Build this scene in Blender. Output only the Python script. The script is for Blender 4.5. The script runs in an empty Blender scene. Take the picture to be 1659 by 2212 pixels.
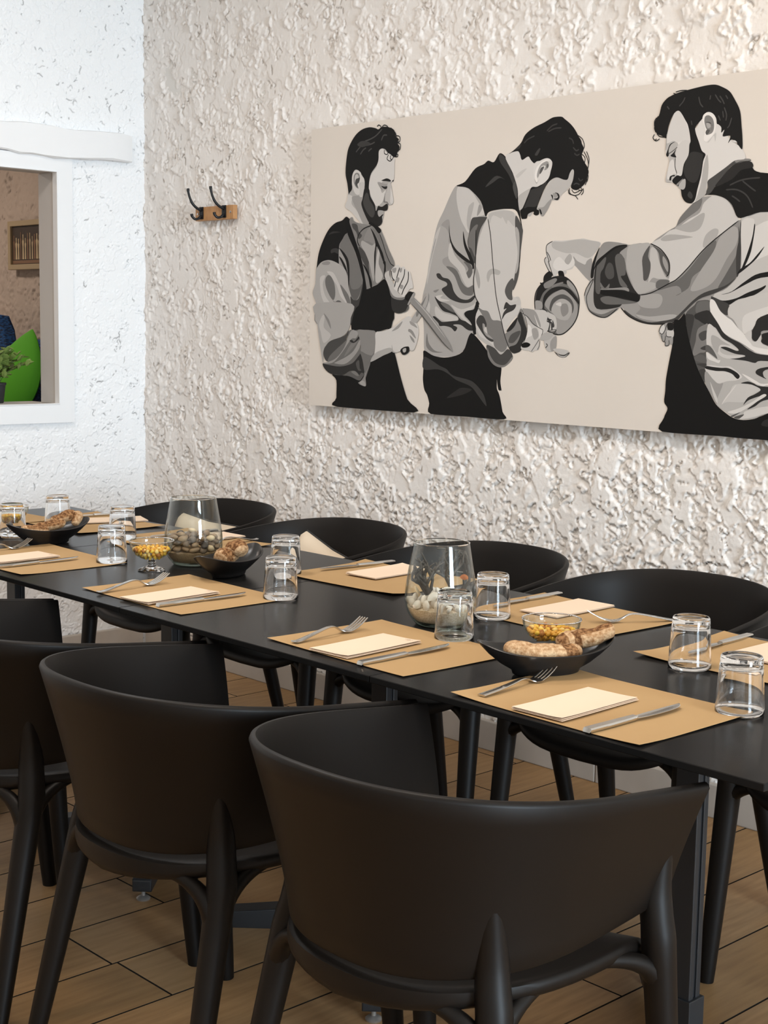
import bpy, math, random
import numpy as np
from mathutils import Vector, Matrix

# ------------------------------------------------------------------ camera, light, exposure
S = bpy.context.scene
COL = S.collection
def set_camera():
    yaw, pitch, roll = 0.8159, 0.1263, 0.0168
    f = Vector((-math.sin(yaw)*math.cos(pitch), math.cos(yaw)*math.cos(pitch), -math.sin(pitch)))
    r = Vector((math.cos(yaw), math.sin(yaw), 0)); u = r.cross(f)
    c, s = math.cos(roll), math.sin(roll)
    r2, u2 = c*r + s*u, -s*r + c*u
    cd = bpy.data.cameras.new('camera'); cam = bpy.data.objects.new('camera', cd); COL.objects.link(cam)
    m = Matrix((r2, u2, -f)).transposed().to_4x4(); m.translation = (5.0752, -3.4097, 1.3536)
    cam.matrix_world = m
    cd.sensor_fit = 'VERTICAL'; cd.sensor_height = 24.0; cd.lens = 3140.9/2212*24.0
    cd.clip_start = 0.05; cd.clip_end = 60
    S.camera = cam
set_camera()
def sky():
    w = bpy.data.worlds.new('world'); S.world = w; w.use_nodes = True
    bg = w.node_tree.nodes['Background']; bg.inputs[0].default_value = (0.75, 0.87, 1.0, 1); bg.inputs[1].default_value = 1.0
sky()
def area(name, loc, rot, sx, sy, power, col, shape='RECTANGLE', spread=math.pi):
    l = bpy.data.lights.new(name, 'AREA'); l.shape = shape; l.size = sx; l.size_y = sy; l.energy = power; l.color = col; l.spread = spread
    o = bpy.data.objects.new(name, l); o.location = loc; o.rotation_euler = rot; COL.objects.link(o); return o
R90 = math.pi/2
# daylight through the glazed opening in the wall opposite the corner
area('daylight', (10.95, -2.45, 1.60), (0, R90, 0), 2.5, 1.9, 520, (0.70, 0.86, 1.0))
# warm white ceiling lamps of the dining room
for x, y, p, c in [(1.7, -1.8, 20, (1.0, .965, .94)), (3.4, -1.9, 20, (1.0, .89, .78)), (5.2, -1.6, 9, (1.0, .89, .78)), (2.0, -3.3, 10, (1.0, .82, .64)), (4.2, -3.9, 5, (1.0, .82, .64)), (8.0, -3.0, 8, (1.0, .89, .78))]:
    area('ceiling_lamp', (x, y, 2.97), (0, 0, 0), 0.5, 0.5, p, c, 'DISK')
# warm wall spot near the right end of the painting
def spot(name, loc, target, power, col, ang, blend=0.8, rad=0.03):
    l = bpy.data.lights.new(name, 'SPOT'); l.energy = power; l.color = col; l.spot_size = ang; l.spot_blend = blend; l.shadow_soft_size = rad
    o = bpy.data.objects.new(name, l); o.location = loc
    o.rotation_euler = (Vector(target)-Vector(loc)).to_track_quat('-Z', 'Y').to_euler(); COL.objects.link(o)
spot('wall_spot', (3.25, -0.28, 2.90), (3.12, 0.0, 2.2), 7, (1.0, 0.72, 0.42), math.radians(95))
# dim lamp of the room beyond the window
area('back_room_lamp', (-1.6, -0.9, 2.5), (0, 0, 0), 0.4, 0.4, 13.0, (1.0, 0.84, 0.72), 'DISK')
S.view_settings.view_transform = 'Standard'; S.view_settings.look = 'None'
S.view_settings.gamma = 1.0; S.view_settings.exposure = 0.22; S.view_settings.use_curve_mapping = False
S.cycles.use_denoising = True
S.cycles.max_bounces = 14; S.cycles.transmission_bounces = 12; S.cycles.transparent_max_bounces = 16; S.cycles.glossy_bounces = 6

# ------------------------------------------------------------------ helpers
rnd = random.Random(7)
class MB:
    def __init__(s): s.v = []; s.f = []; s.mi = []
    def add(s, vs, fs, mi=0):
        b = len(s.v); s.v += [tuple(v) for v in vs]; s.f += [tuple(i+b for i in f) for f in fs]; s.mi += [mi]*len(fs); return s
    def box(s, a, b, mi=0):
        (x0,y0,z0),(x1,y1,z1) = a, b
        vs = [(x0,y0,z0),(x1,y0,z0),(x1,y1,z0),(x0,y1,z0),(x0,y0,z1),(x1,y0,z1),(x1,y1,z1),(x0,y1,z1)]
        return s.add(vs, [(0,3,2,1),(4,5,6,7),(0,1,5,4),(1,2,6,5),(2,3,7,6),(3,0,4,7)], mi)
    def loft(s, rings, cap=True, closed=True, mi=0):
        n = len(rings[0]); vs = [p for r in rings for p in r]; fs = []
        for i in range(len(rings)-1):
            for j in range(n if closed else n-1):
                k = (j+1) % n
                fs.append((i*n+j, i*n+k, (i+1)*n+k, (i+1)*n+j))
        if cap and closed:
            fs.append(tuple(range(n-1, -1, -1))); fs.append(tuple((len(rings)-1)*n+j for j in range(n)))
        return s.add(vs, fs, mi)
    def tube(s, pts, rad, n=10, mi=0, flat=1.0):
        pts = [Vector(p) for p in pts]; rings = []; up = None
        for i, p in enumerate(pts):
            t = (pts[min(i+1, len(pts)-1)]-pts[max(i-1, 0)]).normalized()
            if up is None:
                up = Vector((0,0,1)) if abs(t.z) < .9 else Vector((1,0,0))
            a = t.cross(up).normalized(); up = a.cross(t).normalized()
            r = rad[i] if isinstance(rad, (list, tuple)) else rad
            rx, ry = r if isinstance(r, tuple) else (r, r*flat)
            rings.append([p + a*(math.cos(2*math.pi*k/n)*rx) + up*(math.sin(2*math.pi*k/n)*ry) for k in range(n)])
        return s.loft(rings, mi=mi)
    def lathe(s, prof, n=40, c=(0,0,0), mi=0):
        # prof: list of (r,z); r==0 ends are poles
        b = len(s.v); idx = []
        for r, z in prof:
            if r <= 1e-6: idx.append([len(s.v)]*n); s.v.append((c[0], c[1], c[2]+z))
            else:
                st = len(s.v)
                for k in range(n):
                    a = 2*math.pi*k/n; s.v.append((c[0]+r*math.cos(a), c[1]+r*math.sin(a), c[2]+z))
                idx.append(list(range(st, st+n)))
        for i in range(len(prof)-1):
            A, B = idx[i], idx[i+1]
            for k in range(n):
                q = (A[k], A[(k+1)%n], B[(k+1)%n], B[k]); q2 = []
                for t in q:
                    if t not in q2: q2.append(t)
                if len(q2) > 2: s.f.append(tuple(q2)); s.mi.append(mi)
        return s
    def mesh(s, name):
        me = bpy.data.meshes.new(name); me.from_pydata(s.v, [], s.f); me.update(); return me
def obj(name, mb, mat, parent=None, smooth=True, loc=None, rotz=0.0, angle=40):
    me = mb if isinstance(mb, bpy.types.Mesh) else mb.mesh(name)
    if isinstance(mat, (list, tuple)):
        for m in mat: me.materials.append(m)
        if isinstance(mb, MB): me.polygons.foreach_set('material_index', mb.mi)
    elif mat and not len(me.materials): me.materials.append(mat)
    if smooth:
        me.polygons.foreach_set('use_smooth', [True]*len(me.polygons))
        if angle: 
            try: me.set_sharp_from_angle(angle=math.radians(angle))
            except Exception: pass
    o = bpy.data.objects.new(name, me); COL.objects.link(o)
    if parent: o.parent = parent
    if loc: o.location = loc
    if rotz: o.rotation_euler = (0, 0, rotz)
    return o
def tag(o, label=None, cat=None, group=None, kind=None):
    if label: o['label'] = label
    if cat: o['category'] = cat
    if group: o['group'] = group
    if kind: o['kind'] = kind
    return o
def thing(name, label, cat, loc=(0,0,0), rotz=0.0, group=None):
    o = bpy.data.objects.new(name, None); o.empty_display_size = .05; COL.objects.link(o)
    o.location = loc; o.rotation_euler = (0, 0, rotz)
    return tag(o, label, cat, group)
def dup(root, loc=None, rotz=None, label=None):
    r = root.copy(); COL.objects.link(r)
    if loc is not None: r.location = loc
    if rotz is not None: r.rotation_euler = (0, 0, rotz)
    if label: r['label'] = label
    for ch in list(root.children):
        c = ch.copy(); COL.objects.link(c); c.parent = r
        for g in list(ch.children):
            d = g.copy(); COL.objects.link(d); d.parent = c
    return r
def bevel(o, w, seg=2):
    m = o.modifiers.new('bevel', 'BEVEL'); m.width = w; m.segments = seg; m.limit_method = 'ANGLE'; m.angle_limit = math.radians(40); return o
def lerp(a, b, t): return a+(b-a)*t
def cat_rom(P, closed=True, sub=4):
    n = len(P); out = []
    rng = range(n) if closed else range(n-1)
    for i in rng:
        if closed: p0,p1,p2,p3 = P[i-1],P[i],P[(i+1)%n],P[(i+2)%n]
        else: p0,p1,p2,p3 = P[max(i-1,0)],P[i],P[i+1],P[min(i+2,n-1)]
        for k in range(sub):
            t = k/sub; t2=t*t; t3=t2*t
            out.append(tuple(.5*((2*b)+(-a+c)*t+(2*a-5*b+4*c-d)*t2+(-a+3*b-3*c+d)*t3) for a,b,c,d in zip(p0,p1,p2,p3)))
    if not closed: out.append(tuple(P[-1]))
    return out

# ------------------------------------------------------------------ materials
def lin(c):
    return tuple((x/255/12.92 if x/255 <= .04045 else ((x/255+.055)/1.055)**2.4) for x in c)
def pmat(name, col, rough=.5, metal=0.0, spec=.5, trans=0.0, ior=1.45, noise=None, bump=None, coat=0.0):
    m = bpy.data.materials.new(name); m.use_nodes = True; nt = m.node_tree; b = nt.nodes['Principled BSDF']
    b.inputs['Base Color'].default_value = (*col, 1); b.inputs['Roughness'].default_value = rough; b.inputs['Metallic'].default_value = metal
    b.inputs['Specular IOR Level'].default_value = spec; b.inputs['Transmission Weight'].default_value = trans; b.inputs['IOR'].default_value = ior
    b.inputs['Coat Weight'].default_value = coat
    tc = nt.nodes.new('ShaderNodeTexCoord')
    if noise:   # (scale, colour2, (sx,sy,sz), detail, lo, hi)
        sc, c2, st, det, lo, hi = noise
        mp = nt.nodes.new('ShaderNodeMapping'); mp.inputs['Scale'].default_value = st
        nz = nt.nodes.new('ShaderNodeTexNoise'); nz.inputs['Scale'].default_value = sc; nz.inputs['Detail'].default_value = det
        rp = nt.nodes.new('ShaderNodeValToRGB'); rp.color_ramp.elements[0].position = lo; rp.color_ramp.elements[1].position = hi
        rp.color_ramp.elements[0].color = (*col, 1); rp.color_ramp.elements[1].color = (*c2, 1)
        nt.links.new(tc.outputs['Object'], mp.inputs['Vector']); nt.links.new(mp.outputs['Vector'], nz.inputs['Vector'])
        nt.links.new(nz.outputs['Fac'], rp.inputs['Fac']); nt.links.new(rp.outputs['Color'], b.inputs['Base Color'])
    if bump:    # (scale, strength, (sx,sy,sz), distance)
        sc, stg, st, dist = bump
        mp = nt.nodes.new('ShaderNodeMapping'); mp.inputs['Scale'].default_value = st
        nz = nt.nodes.new('ShaderNodeTexNoise'); nz.inputs['Scale'].default_value = sc; nz.inputs['Detail'].default_value = 4
        bp = nt.nodes.new('ShaderNodeBump'); bp.inputs['Strength'].default_value = stg; bp.inputs['Distance'].default_value = dist
        nt.links.new(tc.outputs['Object'], mp.inputs['Vector']); nt.links.new(mp.outputs['Vector'], nz.inputs['Vector'])
        nt.links.new(nz.outputs['Fac'], bp.inputs['Height']); nt.links.new(bp.outputs['Normal'], b.inputs['Normal'])
    return m
def thin_glass(name, tint=(.97,.985,.98)):
    m = bpy.data.materials.new(name); m.use_nodes = True; nt = m.node_tree; nt.nodes.remove(nt.nodes['Principled BSDF'])
    out = nt.nodes['Material Output']
    tr = nt.nodes.new('ShaderNodeBsdfTransparent')
    l2 = nt.nodes.new('ShaderNodeLayerWeight'); l2.inputs['Blend'].default_value = .5
    p2 = nt.nodes.new('ShaderNodeMath'); p2.operation = 'POWER'; p2.inputs[1].default_value = 4.5
    mc = nt.nodes.new('ShaderNodeMix'); mc.data_type = 'RGBA'; mc.inputs[6].default_value = (*tint, 1); mc.inputs[7].default_value = (.58,.65,.61, 1)
    nt.links.new(l2.outputs['Facing'], p2.inputs[0]); nt.links.new(p2.outputs[0], mc.inputs[0]); nt.links.new(mc.outputs[2], tr.inputs[0])
    gl = nt.nodes.new('ShaderNodeBsdfGlossy'); gl.inputs['Roughness'].default_value = .02
    lw = nt.nodes.new('ShaderNodeLayerWeight'); lw.inputs['Blend'].default_value = .5
    pw = nt.nodes.new('ShaderNodeMath'); pw.operation = 'POWER'; pw.inputs[1].default_value = 3.4
    fr = nt.nodes.new('ShaderNodeMath'); fr.operation = 'MULTIPLY_ADD'; fr.inputs[1].default_value = .75; fr.inputs[2].default_value = .035
    nt.links.new(lw.outputs['Facing'], pw.inputs[0]); nt.links.new(pw.outputs[0], fr.inputs[0])
    mx = nt.nodes.new('ShaderNodeMixShader')
    nt.links.new(fr.outputs[0], mx.inputs[0]); nt.links.new(tr.outputs[0], mx.inputs[1]); nt.links.new(gl.outputs[0], mx.inputs[2])
    nt.links.new(mx.outputs[0], out.inputs[0]); return m
def laminate(name):
    m = pmat(name, (.0125,.012,.012), .6, spec=0.0, noise=(5,(.0155,.015,.0148),(1,1,1),3,.3,.7)); nt = m.node_tree; b = nt.nodes['Principled BSDF']; out = nt.nodes['Material Output']
    gl = nt.nodes.new('ShaderNodeBsdfGlossy'); gl.inputs['Roughness'].default_value = .19
    lw = nt.nodes.new('ShaderNodeLayerWeight'); lw.inputs['Blend'].default_value = .5
    pw = nt.nodes.new('ShaderNodeMath'); pw.operation = 'POWER'; pw.inputs[1].default_value = 7.0
    fr = nt.nodes.new('ShaderNodeMath'); fr.operation = 'MULTIPLY_ADD'; fr.inputs[1].default_value = .80; fr.inputs[2].default_value = .012
    mx = nt.nodes.new('ShaderNodeMixShader')
    nt.links.new(lw.outputs['Facing'], pw.inputs[0]); nt.links.new(pw.outputs[0], fr.inputs[0]); nt.links.new(fr.outputs[0], mx.inputs[0])
    nt.links.new(b.outputs[0], mx.inputs[1]); nt.links.new(gl.outputs[0], mx.inputs[2]); nt.links.new(mx.outputs[0], out.inputs[0]); return m
def stucco(name, col, crevice_col, bump_s):
    m = pmat(name, col, .85, spec=.25)
    nt = m.node_tree; b = nt.nodes['Principled BSDF']
    at = nt.nodes.new('ShaderNodeAttribute'); at.attribute_name = 'crevice_tone'
    mx = nt.nodes.new('ShaderNodeMix'); mx.data_type = 'RGBA'
    mx.inputs[6].default_value = (*col, 1); mx.inputs[7].default_value = (*crevice_col, 1)  # plaster colour mixes to a darker one in cracks and pits
    nt.links.new(at.outputs['Fac'], mx.inputs[0]); nt.links.new(mx.outputs[2], b.inputs['Base Color'])
    tc = nt.nodes.new('ShaderNodeTexCoord'); nz = nt.nodes.new('ShaderNodeTexNoise'); nz.inputs['Scale'].default_value = 95; nz.inputs['Detail'].default_value = 8; nz.inputs['Roughness'].default_value = .68
    bp = nt.nodes.new('ShaderNodeBump'); bp.inputs['Strength'].default_value = bump_s; bp.inputs['Distance'].default_value = .003
    nt.links.new(tc.outputs['Object'], nz.inputs['Vector']); nt.links.new(nz.outputs['Fac'], bp.inputs['Height']); nt.links.new(bp.outputs['Normal'], b.inputs['Normal'])
    return m
M = {}
M['stucco_back'] = stucco('stucco_back', (.83,.787,.745), (.16,.12,.085), .45)
M['stucco_left'] = stucco('stucco_left', (.88,.88,.88), (.10,.09,.085), .22)
M['stucco_brown'] = stucco('stucco_brown', (.50,.415,.35), (.06,.045,.035), .5)
M['plaster'] = pmat('plaster', (.74,.71,.67), .9)
M['frame_white'] = pmat('frame_white', (.84,.84,.84), .55, bump=(14,.06,(1,1,.08),.002))
M['beam_white'] = pmat('beam_white', (.85,.845,.84), .7, bump=(9,.5,(1,.25,1.6),.006))
M['jamb'] = pmat('jamb', (.58,.55,.52), .7)
M['baseboard'] = pmat('baseboard', (.50,.45,.40), .6, noise=(6,(.44,.39,.34),(1,1,1),4,.35,.7))
M['grout'] = pmat('grout', (.012,.008,.005), .9)
for i, (a, b2) in enumerate([((.42,.25,.115),(.32,.18,.08)), ((.45,.27,.13),(.34,.195,.09)), ((.38,.225,.10),(.30,.17,.075)), ((.43,.265,.13),(.36,.215,.10))]):
    M['plank%d' % i] = pmat('wood_tile', a, .48, spec=.28, noise=(7,b2,(9,.9,1),7,.36,.70), bump=(40,.05,(6,.5,1),.001))
M['chair'] = pmat('black_plastic', (.0052,.0038,.0030), .46, spec=.25, bump=(900,.08,(1,1,1),.0004))
M['table_top'] = laminate('black_laminate')
M['black_metal'] = pmat('black_metal', (.016,.017,.019), .45, spec=.5)
M['steel'] = pmat('steel', (.62,.60,.57), .22, metal=1.0)
M['bumper'] = pmat('bumper_plastic', (.30,.28,.25), .5)
M['glide'] = pmat('glide_metal', (.35,.33,.31), .4, metal=.6)
M['kraft'] = pmat('kraft_paper', (.455,.295,.142), .8, spec=.2, noise=(3.5,(.42,.268,.126),(1,1,1),5,.3,.75))
M['napkin'] = pmat('cream_paper', (.79,.62,.47), .85, spec=.15)
M['ink'] = pmat('ink', (.14,.10,.07), .8)
M['glass'] = pmat('tumbler_glass', (1,1,1), 0.0, trans=1.0, ior=1.45)
M['thin_glass'] = thin_glass('thin_glass')
M['green_glass'] = thin_glass('green_glass', (.86,.93,.89))
M['ceramic'] = pmat('black_ceramic', (.013,.012,.012), .33, spec=.5)
M['crust'] = pmat('bread_crust', (.29,.14,.055), .9, spec=.2, noise=(150,(.60,.41,.24),(1,1,1),7,.30,.66), bump=(240,.7,(1,1,1),.003))
M['crust_dark'] = pmat('bread_dark', (.12,.05,.018), .85, spec=.2, noise=(150,(.36,.19,.085),(1,1,1),6,.40,.62), bump=(200,.8,(1,1,1),.004))
M['corn'] = [pmat('corn_yellow', (.80,.48,.05), .45), pmat('corn_gold', (.68,.33,.035), .45), pmat('corn_brown', (.42,.16,.03), .5), pmat('corn_pale', (.80,.55,.17), .45)]
M['pebble'] = [pmat('pebble_brown', (.21,.125,.065), .5, noise=(60,(.29,.19,.105),(1,1,1),4,.3,.7)), pmat('pebble_grey', (.17,.12,.08), .5), pmat('pebble_tan', (.38,.25,.14), .5, noise=(50,(.27,.19,.12),(1,1,1),4,.3,.7)), pmat('pebble_cream', (.62,.48,.30), .5), pmat('pebble_dark', (.085,.07,.06), .45)]
M['sand'] = pmat('sand', (.42,.29,.16), .95, noise=(260,(.30,.20,.11),(1,1,1),3,.3,.7))
M['sand_pale'] = pmat('pale_sand', (.72,.60,.46), .95, noise=(300,(.52,.40,.27),(1,1,1),3,.35,.65))
M['shell_white'] = pmat('white_shell', (.84,.78,.70), .5, noise=(90,(.72,.62,.50),(1,1,3),4,.3,.8))
M['shell_tan'] = pmat('tan_shell', (.62,.42,.22), .4, noise=(40,(.75,.58,.36),(1,1,1),4,.3,.7))
M['coral'] = pmat('dark_coral', (.045,.035,.025), .5)
M['orange'] = pmat('orange_shell', (.75,.22,.05), .4)
M['oak'] = pmat('oak_wood', (.52,.28,.12), .55, noise=(12,(.42,.21,.085),(8,1,2),5,.35,.7))
M['iron'] = pmat('black_iron', (.012,.012,.013), .38, metal=.3)
M['cushion'] = pmat('cream_cloth', (.72,.60,.46), .95, bump=(350,.3,(1,1,1),.001))
M['piping'] = pmat('black_piping', (.02,.02,.02), .7)
M['canvas'] = pmat('canvas', (.72,.655,.59), .85, spec=.2, noise=(2.2,(.69,.625,.56),(1,1,1),4,.35,.7), bump=(700,.12,(1,1,1),.0005))
M['canvas_edge'] = pmat('canvas_edge', (.60,.51,.42), .9)
M['leaf'] = pmat('leaf_green', (.05,.11,.02), .5, noise=(45,(.36,.46,.12),(1,1,1),3,.35,.7))
M['stem'] = pmat('stem', (.05,.09,.02), .6)
M['pot'] = pmat('pot_grey', (.02,.021,.022), .6)
M['blue'] = pmat('blue_weave', (.012,.085,.26), .8, noise=(50,(.006,.014,.04),(1,1,4),5,.42,.60), bump=(60,1.0,(1,1,3),.01))
M['green'] = pmat('lime_fabric', (.09,.40,.015), .75)
M['gold'] = pmat('picture_frame_gold', (.38,.29,.17), .5)
M['pic_dark'] = pmat('picture_dark', (.05,.035,.025), .6); M['pic_mid'] = pmat('picture_brown', (.20,.11,.06), .6); M['pic_light'] = pmat('picture_tan', (.48,.37,.22), .6)
# ------------------------------------------------------------------ the setting
def fnoise(shape, cell, wl_u, wl_v, tilt=0.0, seed=0, beta=1.0):
    """band-limited random field; wavelengths in metres along u (cols) and v (rows)"""
    rg = np.random.RandomState(seed); a = rg.standard_normal(shape)
    fv = np.fft.fftfreq(shape[0], cell)[:, None]; fu = np.fft.fftfreq(shape[1], cell)[None, :]
    c, s = math.cos(tilt), math.sin(tilt)
    p = (fu*c+fv*s)*wl_u; q = (-fu*s+fv*c)*wl_v
    k = np.sqrt(p*p+q*q); filt = np.exp(-((k-.8)**2)*2.2)*(1-np.exp(-k*k*8))+.35*np.exp(-((k-1.9)**2)*1.2)*beta
    b = np.real(np.fft.ifft2(np.fft.fft2(a)*filt)); return b/b.std()
def sstep(x, a, b):
    t = np.clip((x-a)/(b-a), 0, 1); return t*t*(3-2*t)
def warp(F, du, dv):
    h, w = F.shape; V, U = np.mgrid[0:h, 0:w].astype(float)
    U = np.clip(U+du, 0, w-1.001); V = np.clip(V+dv, 0, h-1.001)
    i, j = V.astype(int), U.astype(int); a, b = V-i, U-j
    return F[i,j]*(1-a)*(1-b)+F[i+1,j]*a*(1-b)+F[i,j+1]*(1-a)*b+F[i+1,j+1]*a*b
def strokes(sh, cell, n, seed, ang, spread, lmin, lmax, wid):
    """short wandering crack lines, clustered, drawn into a 0..1 array"""
    r = random.Random(seed); G = np.zeros(sh); H, W = sh
    cl = [(r.uniform(0, W), r.uniform(0, H)) for _ in range(max(3, n//9))]
    for _ in range(n):
        if r.random() < .72:
            c = r.choice(cl); x, y = c[0]+r.gauss(0, .028)/cell, c[1]+r.gauss(0, .032)/cell
        else: x, y = r.uniform(0, W), r.uniform(0, H)
        a = ang+r.gauss(0, spread); L = lmin+(lmax-lmin)*r.random()**2.2; k = r.uniform(.55, 1.0); w = wid*r.uniform(.7, 1.25)
        m = int(L/(cell*.45))+2
        for i in range(m):
            a += r.gauss(0, .30); x += math.cos(a)*.45; y += math.sin(a)*.45
            ww = w*(1-.6*abs(2*i/m-1)**2); ix, iy = int(round(x)), int(round(y))
            for dy in (-1, 0, 1):
                for dx in (-1, 0, 1):
                    u, v = ix+dx, iy+dy
                    if 0 <= u < W and 0 <= v < H:
                        q = k*math.exp(-((u-x)**2+(v-y)**2)/(ww*ww))
                        if q > G[v, u]: G[v, u] = q
    return G
def rough_plaster(nu, nv, cell, seed, amp, kind):
    sh = (nv, nu)
    if kind == 'back':
        v = (np.arange(nv)*cell)[:, None]
        A = fnoise(sh, cell, .105, .200, .30, seed); B = fnoise(sh, cell, .040, .115, .22, seed+1)
        wu = fnoise(sh, cell, .060, .060, 0, seed+2); wv = fnoise(sh, cell, .07, .07, 0, seed+3)
        k = .012/cell; A = warp(A, wu*k, wv*k); B = warp(B, wu*k*.9, wv*k)
        rough = warp(fnoise(sh, cell, .030, .046, .25, seed+5), wu*k, wv*k)
        crag = warp(fnoise(sh, cell, .0130, .0270, .3, seed+8), wu*k*.6, wv*k*.6)
        big = fnoise(sh, cell, .42, .55, .2, seed+6)
        tear = sstep(fnoise(sh, cell, .11, .17, .2, seed+9), .35, 1.0)
        up = sstep(v, .85, 1.45)                       # ridged above, trowelled flats with broken rims below
        mound = (.55*sstep(A, .26, .40)+.45*sstep(A, .2, 1.0))*(.60+.28*np.clip(A, 0, 2)); mskA = sstep(A, .08, .55)
        stk = sstep(B, .95, 1.18)*(.55+.35*np.clip(B-.8, 0, 1.6))
        flat = sstep(A, .12, .26)
        rim = np.clip(1-np.abs(A-.20)/.24, 0, 1)
        hU = .40*mound + .27*stk*(.45+.55*mskA) + .085*rough*np.clip(mskA+tear, 0, 1) + .075*crag*np.clip(.35*mskA+tear, 0, 1)
        hL = .52*flat + (.15*rough+.10*crag)*(1-.93*flat) + .17*rim*np.clip(crag+.2, 0, 2) + .10*stk*(1-flat)
        h = hU*up + hL*(1-up) + .012*crag + .12*big
        trowel = sstep(warp(fnoise(sh, cell, .22, .32, .25, seed+15), wu*k*1.6, wv*k*1.6), .55, .80)
        h = h*(1-.86*trowel) + .16*trowel
        crack = strokes(sh, cell, int(sh[0]*sh[1]*cell*cell*105), seed, 1.75, .55, .006, .040, .85)
        pit = np.clip((rim*.8+tear*.75)*np.clip(-rough-.95, 0, 1.5), 0, 1)*(1-trowel)
        h = h - .34*crack - .55*pit
        crevice_tone = np.clip(crack*.80+np.clip(pit*1.5-.15, 0, 1)*.6, 0, .85)  # darker colour along the cracks and in the deep pits
    else:
        A = fnoise(sh, cell, .10, .12, .5, seed); wu = fnoise(sh, cell, .04, .04, 0, seed+2); wv = fnoise(sh, cell, .05, .05, 0, seed+3)
        k = .010/cell; A = warp(A, wu*k, wv*k)
        B = warp(fnoise(sh, cell, .045, .05, .6, seed+1), wu*k, wv*k); rough = warp(fnoise(sh, cell, .022, .026, .8, seed+5), wu*k, wv*k)
        fine = fnoise(sh, cell, .010, .012, 0, seed+4)
        reg = sstep(fnoise(sh, cell, .20, .22, 0, seed+14), -.5, .9)
        crack = strokes(sh, cell, int(sh[0]*sh[1]*cell*cell*260), seed, 2.4, .8, .004, .038, .80)
        h = .34*sstep(A, 0, .3) + .10*rough*(.3+.7*reg) + .035*fine - .55*crack
        pit = np.clip(-rough-1.9, 0, 1)*reg*1.5
        h -= .5*pit; crevice_tone = np.clip(crack*.95+pit*.4, 0, 1)*.85  # crack lines and pits get the darker colour
    return h*amp, crevice_tone
def relief_wall(name, origin, du, dv, nrm, Lu, Lv, cell, seed, amp, kind, mat, hole=None, edge_flat=None):
    """plaster surface as real relief: grid origin + u*du + v*dv, raised along nrm"""
    nu, nv = int(round(Lu/cell))+1, int(round(Lv/cell))+1
    h, g = rough_plaster(nu, nv, cell, seed, amp, kind)
    u = np.linspace(0, Lu, nu)[None, :].repeat(nv, 0); v = np.linspace(0, Lv, nv)[:, None].repeat(nu, 1)
    o = np.array(origin, float); P = o + u[..., None]*np.array(du, float) + v[..., None]*np.array(dv, float) + h[..., None]*np.array(nrm, float)
    idx = np.arange(nu*nv).reshape(nv, nu)
    q = np.stack([idx[:-1,:-1], idx[:-1,1:], idx[1:,1:], idx[1:,:-1]], -1)
    if hole:
        uc = (u[:-1,:-1]+u[1:,1:])/2; vc = (v[:-1,:-1]+v[1:,1:])/2
        keep = ~((uc > hole[0]) & (uc < hole[1]) & (vc > hole[2]) & (vc < hole[3])); q = q[keep]
    q = q.reshape(-1, 4)
    flip = np.dot(np.cross(np.array(du, float), np.array(dv, float)), np.array(nrm, float)) < 0
    if flip: q = q[:, ::-1]
    me = bpy.data.meshes.new(name); n = len(q)
    me.vertices.add(nu*nv); me.vertices.foreach_set('co', P.reshape(-1).astype(np.float32))
    me.loops.add(n*4); me.loops.foreach_set('vertex_index', np.ascontiguousarray(q).reshape(-1).astype(np.int32))
    me.polygons.add(n); me.polygons.foreach_set('loop_start', np.arange(0, n*4, 4, dtype=np.int32))
    me.polygons.foreach_set('use_smooth', np.ones(n, bool))
    at = me.attributes.new('crevice_tone', 'FLOAT', 'POINT'); at.data.foreach_set('value', g.reshape(-1).astype(np.float32))
    me.update(calc_edges=True); me.materials.append(mat)
    ob = bpy.data.objects.new(name, me); COL.objects.link(ob); return ob

RX, RY, RZ = 11.0, -6.0, 3.0     # extents of the dining room: x 0..11, y -6..0, z 0..3
wb = tag(relief_wall('wall_back', (-.02, -.004, .0), (1,0,0), (0,0,1), (0,-1,0), 3.30, 2.72, .0036, 11, .0150, 'back', M['stucco_back']), kind='structure')
obj('wall_core', MB().box((-.02,0,0),(RX,.2,RZ)).box((3.28,-.008,0),(RX,0,RZ)).box((-.02,-.008,2.72),(3.28,0,RZ)), M['plaster'], wb, smooth=False)
# left wall with the window opening: u runs from the corner towards the room (-y)
WY0, WY1, WZ0, WZ1 = -.42, -1.62, 1.032, 1.930      # clear opening
FW = .066
wl = tag(relief_wall('wall_left', (.004, .0, .0), (0,-1,0), (0,0,1), (1,0,0), .74, 2.80, .0025, 31, .0065, 'left', M['stucco_left'], hole=(.40, 1.2, .99, 1.955)), kind='structure')
mb = MB(); T0 = -.115
mb.box((T0,-.41,0),(0,0,RZ)).box((T0,RY,0),(0,-1.63,RZ)).box((T0,-1.63,0),(0,-.41,1.02)).box((T0,-1.63,1.945),(0,-.41,RZ)).box((0,RY,0),(.004,-1.63,RZ)).box((0,-1.63,0),(.004,-.73,.99)).box((0,-1.63,1.96),(.004,-.73,RZ)).box((0,-.75,2.78),(.004,0,RZ))
obj('wall_core', mb, M['plaster'], wl, smooth=False)
wr = tag(obj('wall_right', MB().box((RX,RY,0),(RX+.2,-3.5,RZ)).box((RX,-1.4,0),(RX+.2,.2,RZ)).box((RX,-3.5,2.92),(RX+.2,-1.4,RZ)).box((RX,-3.5,0),(RX+.2,-1.4,.28)), M['plaster'], smooth=False), kind='structure')
tag(obj('wall_front', MB().box((T0,RY-.2,0),(RX+.2,RY,RZ)), M['plaster'], smooth=False), kind='structure')
tag(obj('ceiling', MB().box((T0,RY-.2,RZ),(RX+.2,.2,RZ+.15)), M['plaster'], smooth=False), kind='structure')
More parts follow.
